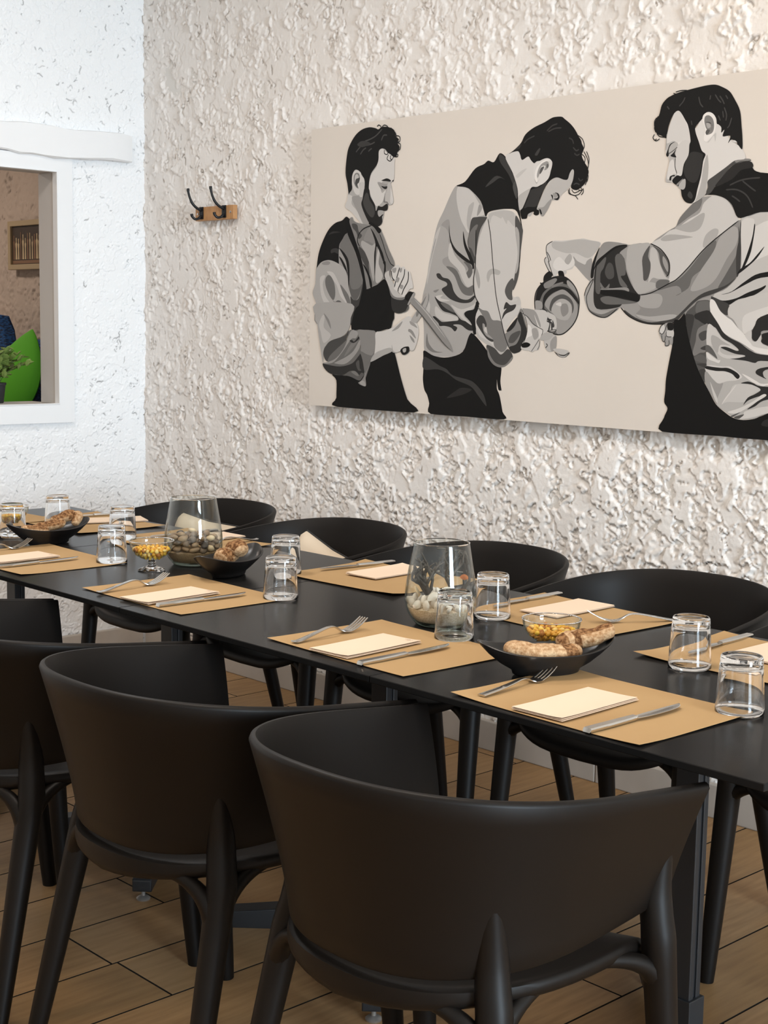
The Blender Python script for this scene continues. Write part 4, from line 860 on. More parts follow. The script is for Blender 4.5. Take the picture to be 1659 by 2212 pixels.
3 30 6 2882,762 2960,775 3074,824 3126,848 3198,909 3282,993 3366,1058 3504,1148
3 30 7 2748,692 2807,644 2905,609 3015,601 3137,615 3188,662
3 186 0 3522,1148 3573,1169 3836,1194 3836,747 3585,699 3460,663 3368,754 3452,796 3532,897
3 200 0 3526,1142 3587,1157 3603,1127 3582,997 3546,903 3530,999
3 205 0 3610,1115 3836,1159 3836,1030 3586,926 3560,903 3596,997
3 24 0 3603,1127 3608,1103 3590,985 3553,903 3533,885 3563,962 3593,1056
3 24 0 3671,1010 3627,949 3553,891 3513,868 3532,897 3586,926 3632,972
3 24 0 3836,886 3652,872 3564,831 3482,778 3418,763 3475,772 3578,819 3660,848 3836,862
3 24 0 3690,809 3656,795 3581,771 3512,742 3427,730 3354,754 3414,718 3465,705 3527,736 3610,753 3677,788
3 60 0 3354,751 3420,730 3472,705 3460,651 3386,699
3 190 0 3472,699 3527,729 3630,759 3836,782 3836,688 3633,592 3565,555 3504,627 3468,651
3 205 0 3560,639 3628,676 3836,729 3836,700 3633,586 3572,555
3 175 0 3353,678 3412,601 3485,514 3563,485 3618,463 3836,443 3836,171 3715,135 3673,114 3598,102 3534,110 3464,145 3421,170 3386,223 3341,288 3341,456
3 80 0 3194,658 3248,705 3275,729 3350,729 3353,678 3343,605 3343,511 3336,456 3345,386 3341,288 3296,337 3254,415 3220,525 3202,599
3 100 0 3271,721 3348,725 3350,678 3265,661
3 42 0 3260,659 3348,676 3345,601 3310,608 3281,624 3257,635
3 120 0 3283,581 3320,600 3343,601 3343,511 3336,456 3300,448 3263,431 3252,454 3268,510 3271,549
3 70 0 3285,545 3312,565 3340,566 3337,527 3305,514
3 90 0 3263,423 3300,440 3338,425 3340,394 3274,404
3 60 0 3303,475 3335,488 3336,464 3308,467
3 55 0 3194,650 3213,658 3252,643 3237,556 3226,509 3202,595
3 60 0 3279,388 3340,390 3341,370 3303,377
3 60 0 3295,349 3337,358 3335,300
3 218 0 3353,678 3350,733 3378,729 3417,675 3465,640 3492,625 3531,587 3573,553 3615,509 3660,487 3836,465 3836,443 3680,453 3626,471 3585,493 3548,511 3484,537 3441,563 3407,609 3372,651
3 44 0 3348,671 3373,647 3412,601 3441,563 3484,533 3548,507 3590,481 3626,463 3680,449 3836,439 3836,413 3682,415 3647,403 3589,413 3490,421 3535,426 3584,435 3574,443 3520,449 3442,474 3434,482 3473,483 3533,465 3541,473 3499,502 3443,528 3414,559 3390,586 3343,605
3 195 0 3343,601 3385,586 3415,551 3453,521 3537,473 3528,465 3469,483 3432,482 3429,458 3475,440 3583,441 3548,427 3476,421 3430,435 3406,458 3372,488 3339,495
3 165 0 3369,543 3406,536 3444,513 3491,491 3427,493 3411,450 3372,496
3 90 0 3335,488 3358,488 3387,461 3413,419 3384,434 3351,453 3336,456
3 210 0 3341,453 3375,434 3413,412 3431,412 3423,396 3395,403 3352,418
3 200 0 3350,382 3451,378 3497,379 3557,343 3572,324 3537,307 3483,301 3429,287 3400,302 3342,351
3 32 0 3343,378 3387,374 3438,371 3484,371 3535,351 3558,331 3548,315 3532,322 3508,341 3462,353 3407,353 3341,363
3 150 0 3342,351 3401,298 3434,284 3456,285 3424,205 3421,174 3381,227 3341,288
3 195 0 3373,293 3398,251 3424,205 3425,178 3400,216
3 190 0 3529,284 3636,288 3690,264 3631,230 3597,194 3489,189 3453,175 3496,232
3 205 0 3536,282 3530,268 3488,216 3453,174 3478,216
3 42 0 3567,293 3609,304 3645,296 3689,282 3836,277 3836,239 3711,207 3660,174 3613,156 3659,190 3710,234 3623,207 3589,178 3614,218 3657,239 3690,264 3645,285 3609,291
3 205 0 3641,196 3692,233 3718,242 3723,231 3668,198 3608,160 3547,130 3492,135 3559,158
3 200 0 3600,144 3652,159 3704,173 3836,190 3836,171 3698,130 3637,112 3571,102 3592,125
3 80 0 3516,116 3573,139 3530,113
3 80 0 3534,110 3596,129 3566,104
3 215 0 3571,343 3616,329 3662,308 3706,295 3836,314 3724,288 3698,283 3635,303
3 42 0 3655,350 3684,377 3836,398 3711,367 3704,336 3722,322 3700,328
3 40 0 3836,683 3669,645 3636,600 3620,569 3618,539 3637,518 3654,521 3674,551 3690,574 3836,586
3 34 0 3836,571 3691,559 3684,532 3690,506 3836,473
3 195 0 3577,550 3616,573 3623,524 3650,517 3679,551 3690,502 3836,469 3652,486 3615,509
3 14 0 3189,658 3202,595 3225,517 3264,415 3305,334 3371,238 3416,174 3474,134 3530,106 3593,98 3664,109 3707,127 3836,163 3836,0 3836,0 3453,3 3070,3 3070,3 3078,80 3100,134 3100,134 3076,169 3080,230 3082,298 3097,391 3116,499 3119,618 3153,626
3 40 0 3710,74 3734,110 3836,118 3836,80
3 150 0 3020,557 3033,590 3062,606 3115,606 3118,539 3116,491 3097,491 3068,480 3062,506 3044,514
3 190 0 3069,562 3117,569 3119,531 3080,534
3 200 0 3027,569 3052,598 3059,570 3040,546
3 35 4 3020,557 3033,590 3062,606
3 35 4 3025,553 3045,546 3063,570 3072,598
3 35 4 3040,542 3047,510 3062,506 3067,538
3 35 4 3067,506 3068,482 3092,487 3091,514
3 35 4 3071,562 3075,534 3109,531
3 35 4 3078,570 3107,578 3118,598
3 25 0 3076,606 3115,606 3117,571 3083,570
3 18 0 3301,1297 3351,1334 3415,1373 3496,1426 3567,1449 3578,1417 3625,1391 3836,1350 3836,1196 3637,1187 3574,1174 3501,1165 3460,1234 3411,1271 3353,1290
3 72 0 3302,1368 3343,1393 3412,1432 3466,1463 3516,1468 3557,1465 3560,1453 3503,1453 3449,1437 3413,1405 3360,1349 3324,1304 3286,1294 3304,1332
3 40 0 3351,1334 3395,1386 3453,1437 3503,1451 3563,1451 3578,1421 3506,1410 3453,1367
3 130 0 3468,1463 3516,1468 3558,1464 3558,1457 3503,1457 3476,1451
3 58 8 3440,1336 3499,1356 3563,1364 3626,1364
3 58 8 3518,1355 3565,1321 3603,1296
3 58 8 3418,1314 3488,1310 3550,1276 3590,1212
3 58 8 3457,1281 3486,1264 3510,1247
3 212 0 3024,1635 3069,1736 3092,1757 3169,1695 3210,1652 3254,1723 3292,1729 3331,1704 3372,1653 3427,1579 3504,1523 3530,1470 3466,1463 3412,1432 3343,1393 3302,1368 3299,1337 3286,1294 3230,1261 3201,1258 3141,1289 3129,1330 3077,1370 3032,1376 3026,1397 3038,1449 3046,1497 3019,1539 3019,1592
3 172 0 3238,1292 3259,1363 3269,1442 3290,1507 3302,1451 3301,1384 3294,1333 3291,1298 3240,1268 3225,1265
3 176 0 3024,1591 3066,1596 3096,1581 3103,1541 3090,1506 3083,1454 3100,1413 3086,1393 3062,1375 3032,1376 3026,1393 3038,1449 3046,1501 3024,1539
3 208 0 3047,1481 3071,1495 3083,1446 3095,1417 3075,1418 3051,1395 3036,1392 3035,1421
3 200 0 3088,1542 3102,1573 3144,1602 3173,1607 3175,1575 3164,1500 3142,1462 3130,1411 3110,1416 3088,1454
3 205 0 3024,1639 3059,1733 3090,1758 3139,1697 3167,1632 3177,1591 3145,1594 3096,1585 3066,1596 3021,1587
3 22 0 3019,1614 2984,1631 2953,1645 2936,1683 2939,1715 2963,1741 2981,1796 3019,1828 3068,1847 3151,1859 3208,1865 3270,1870 3323,1868 3366,1852 3414,1824 3449,1778 3484,1717 3498,1635 3505,1588 3508,1518 3480,1544 3471,1537 3475,1552 3441,1574 3419,1556 3431,1594 3384,1594 3392,1628 3374,1614 3372,1642 3353,1659 3343,1664 3337,1692 3316,1717 3292,1729 3268,1725 3251,1699 3209,1660 3211,1628 3233,1579 3255,1530 3280,1508 3267,1473 3257,1399 3237,1324 3225,1273 3201,1254 3162,1264 3138,1294 3129,1330 3113,1347 3077,1370 3071,1386 3100,1409 3130,1407 3142,1466 3169,1512 3173,1567 3179,1591 3161,1664 3139,1701 3097,1753 3059,1737 3032,1683 3024,1643
3 48 0 3151,1473 3187,1527 3256,1514 3262,1489 3251,1415 3225,1365 3176,1376 3144,1422
3 58 0 3175,1296 3188,1319 3209,1294 3200,1278
3 172 0 3113,1351 3131,1378 3156,1385 3158,1345 3144,1330 3118,1339
3 130 0 3098,1360 3117,1375 3141,1390 3127,1371 3105,1352
3 30 0 3022,1527 3033,1554 3047,1581 3081,1591 3052,1577 3038,1550 3040,1521 3030,1514
3 28 0 3052,1516 3069,1531 3088,1550 3079,1527 3090,1506
3 24 0 3051,1387 3055,1407 3083,1412 3085,1405 3066,1403 3061,1385
3 90 5 3039,1529 3068,1543 3095,1561
3 60 4 3085,1506 3085,1458 3100,1417
3 150 3 3018,1547 3021,1599 3021,1636
3 226 0 3251,1688 3255,1715 3278,1728 3307,1724 3332,1700 3338,1664 3331,1618 3304,1589 3281,1575 3266,1584 3265,1608 3273,1631 3267,1655
3 125 0 3263,1686 3269,1709 3293,1711 3318,1689 3327,1650 3317,1619 3284,1610 3276,1622 3283,1634 3272,1654
3 85 0 3274,1623 3283,1638 3302,1632 3284,1610
3 165 0 3276,1670 3295,1672 3306,1651 3287,1645
3 75 0 3271,1678 3300,1675 3315,1651 3307,1628 3315,1658 3295,1670
3 190 0 3267,1580 3286,1571 3309,1588 3341,1617 3338,1570 3327,1603 3296,1570
3 25 5 2973,1744 2981,1792 3019,1828 3063,1840
3 25 5 2968,1749 2960,1713 2969,1688
3 25 5 2940,1711 2959,1738
3 25 5 2936,1683 2935,1712 2949,1731
3 25 5 2948,1650 2936,1675 2945,1699
3 25 5 2953,1645 2974,1627 3010,1620
3 25 5 2938,1642 2929,1623 2950,1605 2975,1615
3 25 5 2940,1606 2954,1617
3 25 5 3068,1855 3102,1860 3146,1857
3 25 5 3053,1851 3078,1842
3 25 5 3078,1846 3103,1836 3131,1853
3 66 7 3221,1816 3232,1780 3252,1758
3 66 7 3325,1817 3346,1788 3365,1771
3 66 7 3354,1807 3374,1781 3385,1761
3 66 7 3391,1807 3406,1786
3 66 7 3297,1816 3293,1793
3 66 7 3385,1745 3402,1705 3399,1674
3 66 7 3435,1687 3423,1649 3410,1635
3 66 7 3350,1706 3366,1677
3 66 7 3096,1777 3120,1799 3133,1821
3 66 8 3016,1785 3032,1767
3 66 7 3377,1727 3384,1691
3 66 7 3179,1694 3185,1670
3 205 0 3442,1566 3460,1568 3475,1556 3456,1557"""
def tess(pts):
    from mathutils.geometry import tessellate_polygon
    return tessellate_polygon([[Vector((x, z, 0)) for x, z in pts]])
def painting():
    X0, Z0, Wd, Hh = 1.1032, 1.075, 1.92, .958
    t = thing('painting', 'wide canvas painting of three bearded cooks in black, white and grey on the rough wall', 'painting', (X0, 0, Z0))
    obj('canvas', MB().box((0,-.050,0),(Wd,-.018,Hh), 0), M['canvas'], t, smooth=False)
    obj('stretcher_frame', MB().box((.02,-.020,.02),(Wd-.02,-.002,.06)).box((.02,-.020,Hh-.06),(Wd-.02,-.002,Hh-.02)).box((.02,-.020,.06),(.06,-.002,Hh-.06)).box((Wd-.06,-.020,.06),(Wd-.02,-.002,Hh-.06)), M['canvas_edge'], t, smooth=False)
    figs = {}; cols = {}; names = {}
    lay = {1: 0, 2: 0, 3: 0}
    for line in PAINT.strip().splitlines():
        w = line.split(); f, g, m = int(w[0]), int(w[1]), int(w[2])
        P = [tuple(int(v)/2000 for v in q.split(',')) for q in w[3:]]
        lay[f] += 1; y = -.0503-lay[f]*.000010-(.0000 if f != 1 else .0016)
        mb, mats = figs.setdefault(f, (MB(), []))
        if g not in cols:
            c = lin((g, g, g)); warm = (1.0, .955, .915) if g > 40 else (1.0, .93, .88)
            cols[g] = pmat('paint_grey_%d' % g, tuple(a*b for a, b in zip(c, warm)), .7, spec=.25)
        if cols[g] not in mats: mats.append(cols[g])
        mi = mats.index(cols[g])
        if m == 0:
            Q = []
            for i, a in enumerate(P):     # repeated points are corners
                if not Q or a != Q[-1]: Q.append(a)
            C = cat_rom(Q, True, 4)
            C = [(min(max(x, .0), Wd), min(max(z, .0), Hh)) for x, z in C]
            D = []
            for a in C:
                if not D or (abs(a[0]-D[-1][0])+abs(a[1]-D[-1][1])) > 1e-5: D.append(a)
            tr = tess(D)
            fs = []
            for a, b, c in tr:
                (x1,z1),(x2,z2),(x3,z3) = D[a], D[b], D[c]
                fs.append((a,b,c) if (x2-x1)*(z3-z1)-(x3-x1)*(z2-z1) > 0 else (a,c,b))
            mb.add([(x, y, z) for x, z in D], fs, mi)
        else:
            C = cat_rom(P, False, 5); w2 = m/2000/2; L, Rr = [], []
            for i, (x, z) in enumerate(C):
                a, b = C[max(i-1,0)], C[min(i+1,len(C)-1)]; dx, dz = b[0]-a[0], b[1]-a[1]; d = math.hypot(dx, dz) or 1
                k = w2*(1 if 0 < i < len(C)-1 else .4)
                L.append((min(max(x-dz/d*k,0),Wd), y, min(max(z+dx/d*k,0),Hh))); Rr.append((min(max(x+dz/d*k,0),Wd), y, min(max(z-dx/d*k,0),Hh)))
            n = len(C); mb.add(L+Rr, [(n+i, n+i+1, i+1, i) for i in range(n-1)], mi)
    lab = {1: 'painted cook at left sharpening a knife', 2: 'painted cook in the middle bending over a sieve', 3: 'painted cook at right tilting a round glass jug'}
    for f, (mb, mats) in figs.items():
        tag(obj('painted_figure', mb, mats, t, smooth=False), lab[f])
painting()

# ------------------------------------------------------------------ coat hooks
def coat_rack():
    t = thing('coat_rack', 'small oak board with two black coat hooks on the rough wall', 'coat rack', (.52, -.022, 1.774))
    bevel(obj('board', MB().box((-.120,-.016,-.026),(.120,.004,.026)), M['oak'], t, smooth=False), .002)
    for sx in (-.104, .104): obj('screw', MB().lathe([(0,.0),(.005,.0),(.0045,.0018),(0,.0024)], 12), M['steel'], t, loc=(sx, -.016, .0)).rotation_euler = (R90, 0, 0)
    for hx in (-.078, .066):
        mb = MB(); y0 = -.017
        mb.box((hx-.011, y0-.004, -.020), (hx+.011, y0+.001, .026))
        up = [(hx, y0-.002, .014), (hx-.002, y0-.020, .020), (hx-.006, y0-.038, .036), (hx-.010, y0-.048, .058), (hx-.013, y0-.053, .080), (hx-.015, y0-.053, .092)]
        mb.tube(cat_rom(up, False, 4), [.0062]*3+[.0052]*8+[.0046]*6+[.0058]*4, 10)
        lo = [(hx, y0-.002, -.008), (hx-.001, y0-.014, -.018), (hx-.004, y0-.028, -.021), (hx-.008, y0-.038, -.012), (hx-.010, y0-.040, -.002)]
        mb.tube(cat_rom(lo, False, 4), [.0062]*4+[.005]*9+[.0058]*4, 10)
        obj('hook', mb, M['iron'], t)
        obj('hook_screw', MB().lathe([(0,0),(.0042,0),(.0036,.0016),(0,.002)], 10), M['iron'], t, loc=(hx-.004, y0-.004, .004)).rotation_euler = (R90, 0, 0)
coat_rack()
# ------------------------------------------------------------------ things on the table
TZ = .7400
def wavy(seed):
    r = random.Random(seed); a = [r.uniform(-1,1) for _ in range(8)]
    return lambda u, v: .0011+.0007*a[0]*math.sin(2.2*u+a[1])+.0007*a[2]*math.sin(2.7*v+a[3]) + .0042*max(0, abs(u*v)-.55)*(1+a[4]) + .0013*(abs(u)**6*(1+a[5])+abs(v)**6*(1+a[6]))
def sheet(w, d, th, fz, nu=14, nv=10):
    mb = MB(); top, bot = [], []
    for j in range(nv+1):
        for i in range(nu+1):
            u, v = -1+2*i/nu, -1+2*j/nv; z = fz(u, v); top.append((u*w/2, v*d/2, z+th)); bot.append((u*w/2, v*d/2, z))
    n = nu+1; N = len(top); fs = []
    for j in range(nv):
        for i in range(nu):
            a = j*n+i; fs.append((a, a+1, a+n+1, a+n)); fs.append((N+a, N+a+n, N+a+n+1, N+a+1))
    edge = [i for i in range(n)]+[j*n+nu for j in range(1, nv+1)]+[nv*n+i for i in range(nu-1, -1, -1)]+[j*n for j in range(nv-1, 0, -1)]
    for k in range(len(edge)):
        a, b = edge[k], edge[(k+1) % len(edge)]; fs.append((N+a, N+b, b, a))
    return mb.add(top+bot, fs)
def placemat(x, y, rz, label, seed, w=.400, d=.300):
    o = obj('placemat', sheet(w, d, .0004, wavy(seed)), M['kraft'], rotz=rz, loc=(x, y, TZ))
    return tag(o, label, 'placemat', 'brown kraft paper placemats')
def napkin(x, y, rz, label, seed, w=.104, d=.205, mark=True):
    r = random.Random(seed); mb = MB(); zb = .0044
    for k in range(3):
        a = [r.uniform(-1,1) for _ in range(4)]
        fz = lambda u, v, k=k, a=a: zb+.0011*k+.0009*k*(max(0, u)**3*(1+a[0])*.8+max(0, -v)**4*(.6+a[1]*.3))
        b = sheet(w-.0012*k, d-.001*k, .0005, fz, 6, 10); mb.add([(p[0]+.0008*a[2], p[1]+.001*a[3], p[2]) for p in b.v], b.f)
    t = thing('paper_napkin', label, 'napkin', (x, y, TZ), rz, 'folded cream paper napkins')
    obj('folded_paper', mb, M['napkin'], t)
    if mark:
        l = MB()
        for i in range(7):
            a0, a1 = 2*math.pi*i/7, 2*math.pi*(i+.72)/7
            q = [(.0035*math.cos(a)*s+ (w/2-.020), .0035*math.sin(a)*s+d/2-.016, .0096) for a, s in ((a0,1),(a1,1),(a1,.72),(a0,.72))]; l.add(q, [(0,1,2,3)])
        for i in range(4): l.add([(w/2-.029+i*.0055, d/2-.0165, .0096), (w/2-.025+i*.0055, d/2-.0165, .0096), (w/2-.025+i*.0055, d/2-.0152, .0096), (w/2-.029+i*.0055, d/2-.0152, .0096)], [(0,1,2,3)])
        obj('printed_mark', l, M['ink'], t, smooth=False)
    return t
def ribbon(P, Wd, th):
    """flat bar along +y: P list of (x,y,z) centres, Wd half widths, th half thickness"""
    rings = []
    for i, (p, w) in enumerate(zip(P, Wd)):
        a, b = Vector(P[max(i-1,0)]), Vector(P[min(i+1,len(P)-1)]); t = (b-a).normalized(); up = Vector((1,0,0)).cross(t).normalized(); p = Vector(p)
        h = th[i] if isinstance(th, list) else th
        rings.append([p+Vector((w*c,0,0))+up*(h*s) for c, s in ((-1,-.35),(-.8,-1),(.8,-1),(1,-.35),(1,.35),(.8,1),(-.8,1),(-1,.35))])
    return MB().loft(rings)
def fork_meshes(style):
    # along +y, handle end at y=-.10, tines end at y=.10
    if style == 0: prof = [(-.103,.0030,.0082),(-.06,.0052,.0074),(-.02,.0088,.0056),(.005,.0118,.0042),(.022,.0105,.0036),(.032,.0060,.0046),(.040,.0036,.0095)]
    else: prof = [(-.106,.0052,.0070),(-.100,.0034,.0085),(-.085,.0042,.0082),(-.05,.0108,.0062),(-.01,.0178,.0044),(.010,.0165,.0036),(.024,.0092,.0040),(.034,.0046,.0088),(.040,.0036,.0105)]
    P = cat_rom([(0,y,z,w) for y,z,w in prof], False, 4)
    h = ribbon([q[:3] for q in P], [q[3] for q in P], .0015)
    hd = [(.038,.0037,.0100),(.046,.0034,.0126),(.055,.0048,.0132)]
    Q = cat_rom([(0,y,z,w) for y,z,w in hd], False, 3); b = ribbon([q[:3] for q in Q], [q[3] for q in Q], .0011)
    tines = []
    for k in range(4):
        x = (-1.5+k)*.0070
        T = cat_rom([(x,.052,.0042,.0025),(x,.066,.0082,.0023),(x,.082,.0152,.0020),(x*.97,.098,.0240,.0011)], False, 4)
        tines.append(ribbon([q[:3] for q in T], [q[3] for q in T], .0010))
    mb = MB()
    for m in [b]+tines: mb.add(m.v, m.f)
    return h.mesh('handle'), mb.mesh('head')
FM = [fork_meshes(0), fork_meshes(1)]
def knife_meshes():
    hp = [(-.122,.0052,.0078),(-.118,.0056,.0084),(-.06,.0056,.0080),(-.018,.0058,.0068),(-.006,.0060,.0060)]
    P = cat_rom([(0,y,z,w) for y,z,w in hp], False, 4); h = ribbon([q[:3] for q in P], [q[3] for q in P], .0036)
    bp = [(-.008,.0058,.0052,0),(.006,.0058,.0080,.001),(.04,.0062,.0098,.002),(.08,.0068,.0092,.002),(.102,.0072,.0064,.000),(.114,.0074,.0012,-.004)]
    P = cat_rom([(o,y,z,w) for y,z,w,o in bp], False, 4); b = ribbon([q[:3] for q in P], [q[3] for q in P], .0008)
    return h.mesh('handle'), b.mesh('blade')
KM = knife_meshes()
for pair in FM+[KM]:
    for me in pair:
        me.materials.append(M['steel']); me.polygons.foreach_set('use_smooth', [True]*len(me.polygons)); me.set_sharp_from_angle(angle=math.radians(35))
def fork(x, y, rz, label, style=1):
    t = thing('fork', label, 'fork', (x, y, TZ+.0022), rz, 'steel forks'); obj('handle', FM[style][0], None, t, smooth=False); obj('tines', FM[style][1], None, t, smooth=False); return t
def knife(x, y, rz, label):
    t = thing('table_knife', label, 'knife', (x, y, TZ+.0006), rz, 'steel table knives'); obj('handle', KM[0], None, t, smooth=False); obj('blade', KM[1], None, t, smooth=False); return t
PI = math.pi
def setting(where, m, f, n, k, style=1, seed=1, mark=True, parts='mfnk'):
    if 'm' in parts: placemat(m[0], m[1], m[2], 'brown kraft paper placemat ' + where, seed)
    if 'f' in parts: fork(f[0], f[1], f[2], 'steel fork on the paper placemat ' + where, style)
    if 'n' in parts: napkin(n[0], n[1], n[2], 'folded cream paper napkin on the placemat ' + where, seed, mark=mark)
    if 'k' in parts: knife(k[0], k[1], k[2], 'steel knife on the paper placemat ' + where)
setting('in front of the nearest chair', (3.613,-1.536,-.023), (3.452,-1.556,.07), (3.596,-1.578,.03), (3.714,-1.568,-.02), 0, 11, mark=False)
setting('beside the shell vase, near edge', (3.078,-1.505,-.032), (2.934,-1.535,.10), (3.055,-1.551,.06), (3.158,-1.537,.01), 1, 12)
setting('in front of the pebble vase, near edge', (2.377,-1.492,-.010), (2.250,-1.545,.11), (2.391,-1.543,.06), (2.478,-1.510,-.03), 1, 13)
setting('at the left edge of the photo', (1.740,-1.512,-.015), (1.567,-1.520,.12), (1.712,-1.555,.05), (1.811,-1.538,.02), 1, 14)
setting('behind the pair of tumblers, wall side', (2.492,-.996,.03), (2.592,-.880,PI+.05), (2.462,-.930,PI+.05), (2.342,-.935,PI-.10), 1, 15, mark=False)
setting('behind the bread and corn bowl, wall side', (3.090,-.998,-.04), (3.232,-.945,PI-.62), (3.055,-.948,PI+.02), (2.930,-.945,PI+.02), 1, 16, mark=False)
setting('at the right edge, wall side', (3.622,-1.045,-.01), (0,0,0), (3.592,-.965,PI), (3.482,-1.000,PI+.06), 1, 17, mark=False, parts='mnk')
setting('behind the pebble vase, wall side', (1.722,-1.020,.02), (1.826,-.955,PI), (1.712,-.945,PI+.02), (1.608,-.955,PI), 1, 18, mark=False)
setting('behind the farthest bread dish, wall side', (1.225,-1.035,-.02), (1.318,-.985,PI+.9), (1.232,-.955,PI-.35), (1.100,-.945,PI-.15), 1, 19, mark=False)
placemat(.972, -1.222, .03, 'brown kraft paper placemat at the far end of the table', 20, .300, .285)
placemat(1.135, -1.525, .02, 'brown kraft paper placemat under the leftmost tumbler, near side', 21)

# tumblers standing upside down
def tumbler_mesh():
    Hh, R0, R1 = .0945, .0400, .0345
    out = [(0,Hh-.0012),(R1*.55,Hh-.0010),(R1*.74,Hh-.0008),(R1*.84,Hh),(R1-.0022,Hh),(R1-.0004,Hh-.0030),(R1+.0002,Hh-.012)]
    for i in range(1, 9): t = i/8; out.append((lerp(R1+.0002, R0, t**.9), lerp(Hh-.012, .0012, t)))
    out += [(R0-.0004,.0002),(R0-.0010,0),(R0-.0016,.0002)]
    for i in range(1, 9): t = i/8; out.append((lerp(R0-.0020, R1-.0030, t**1.1), lerp(.0014, Hh-.022, t)))
    out += [(R1-.0042,Hh-.0175),(R1-.008,Hh-.0152),(R1*.5,Hh-.0135),(0,Hh-.0128)]
    return MB().lathe(out[::-1], 64)
TM = tumbler_mesh().mesh('tumbler'); TM.materials.append(M['glass']); TM.polygons.foreach_set('use_smooth', [True]*len(TM.polygons))
for x, y, lab in [(3.793,-1.401,'upturned glass tumbler at the right edge, the nearest of all'), (3.552,-1.197,'upturned glass tumbler behind the nearest one, right of the bread dish'),
    (3.102,-1.356,'upturned glass tumbler in front of the shell vase'), (3.006,-1.140,'upturned glass tumbler just right of the shell vase'),
    (2.555,-1.356,'nearer upturned glass tumbler of the pair right of the pebble vase'), (2.305,-1.137,'farther upturned glass tumbler of the pair right of the pebble vase'),
    (1.897,-1.381,'upturned glass tumbler left of the footed corn bowl'), (1.570,-1.136,'upturned glass tumbler behind the one left of the corn bowl'),
    (1.241,-1.151,'upturned glass tumbler behind the farthest bread dish'), (1.345,-1.360,'leftmost upturned glass tumbler, in front of the farthest corn bowl')]:
    o = bpy.data.objects.new('glass_tumbler', TM); COL.objects.link(o); o.location = (x, y, TZ+.0018); o.rotation_euler = (0,0,x*3); tag(o, lab, 'glass', 'upturned glass tumblers')

# footed bowls of roasted corn
def bowl_r(z): return .0545*math.sqrt(max(0, 1-((.0735-z)/.047)**2))**.82 if z < .0735 else .0545
def corn_bowl(x, y, lab, seed):
    t = thing('footed_bowl', lab, 'bowl', (x, y, TZ+.0006), 0, 'footed glass bowls')
    o = [(.0,.0272),(.006,.0268)]
    for i in range(1, 15):
        q = PI/2*i/14; o.append((.0548*math.sin(q)**.9, .0735-.0468*math.cos(q)))
    o += [(.0556,.0745),(.0550,.0752),(.0540,.0745)]
    for i in range(14, 0, -1):
        q = PI/2*i/14; o.append((.0532*math.sin(q)**.9, .0735-.0450*math.cos(q)))
    o.append((0,.0285))
    obj('bowl', MB().lathe(o, 48), M['thin_glass'], t)
    obj('rim', MB().tube([(.0556*math.cos(2*PI*i/48), .0556*math.sin(2*PI*i/48), .0752) for i in range(49)], .0013, 8), M['glass'], t)
    f = [(0,.0275),(.0068,.0272),(.0098,.0240),(.0105,.0205),(.0092,.0165),(.0105,.0130),(.018,.0085),(.029,.0050),(.0338,.0030),(.0345,.0015),(.0335,.0002),(0,.0002)]
    obj('foot', MB().lathe(f[::-1], 40), M['glass'], t)
    return t
def kernel_mesh(seed):
    r = random.Random(seed); mb = MB(); n = 8; rings = []
    for i in range(6):
        q = PI*i/5; rr = max(.02, math.sin(q)); z = -math.cos(q); tp = 1-.28*z
        rings.append([(rr*tp*math.cos(2*PI*k/n)*(1+r.uniform(-.12,.12)), rr*tp*.72*math.sin(2*PI*k/n)*(1+r.uniform(-.12,.12)), z*1.05) for k in range(n)])
    m = mb.loft(rings).mesh('corn_kernel'); m.polygons.foreach_set('use_smooth', [True]*len(m.polygons)); return m
KMS = []
for i in range(4):
    me = kernel_mesh(i); me.materials.append(M['corn'][i]); KMS.append(me)
def rand_rot(r): return (r.uniform(0,6.28), r.uniform(0,6.28), r.uniform(0,6.28))
def fill_corn(x, y, seed, lab, top=.0545):
    r = random.Random(seed); s = .0057; pts = []
    z = .0285+s*1.05
    while z < top:
        q = (.0735-z)/.045
        rin = .0532*max(0.05, (1-q*q))**.45 - s*1.02
        k = 0
        # concentric rings, no overlaps to speak of
        rr = rin
        while rr > -.001:
            n = max(1, int(2*PI*max(rr,.0005)/(s*1.98))) if rr > s*.8 else 1
            ph = r.uniform(0, 6.28)
            for i in range(n):
                a = ph+2*PI*i/n; pts.append((x+rr*math.cos(a), y+rr*math.sin(a), TZ+.0006+z+r.uniform(-.0008,.0008)))
            rr -= s*1.95
            if n == 1: break
        z += s*1.62
    # only the layers that can be seen: outer ring of each layer and the top
    zs = max(p[2] for p in pts)
    vis = [p for p in pts if p[2] > zs-.0085 or math.hypot(p[0]-x, p[1]-y) > .0532*max(.05, 1-((.0735-(p[2]-TZ-.0006))/.045)**2)**.45-2.3*s]
    for p in vis:
        o = bpy.data.objects.new('corn_kernel', KMS[r.choice([0,0,1,1,1,2,3])]); COL.objects.link(o); o.location = p; o.rotation_euler = rand_rot(r); o.scale = (s*.98, s*.98, s*.98)
        tag(o, lab, 'corn kernel', lab.replace('roasted yellow corn kernel', 'corn kernels'))
    return len(vis)
BW = [(3.337,-1.337,'footed glass bowl of corn behind the nearest bread dish','roasted yellow corn kernel in the bowl behind the nearest bread'),
      (2.060,-1.369,'footed glass bowl of corn standing before the pebble vase','roasted yellow corn kernel in the bowl before the pebble vase'),
      (1.243,-1.312,'footed glass bowl of corn at the far left, behind a tumbler','roasted yellow corn kernel in the farthest bowl at left')]
for i, (x, y, l1, l2) in enumerate(BW): corn_bowl(x, y, l1, i); fill_corn(x, y, 40+i, l2)

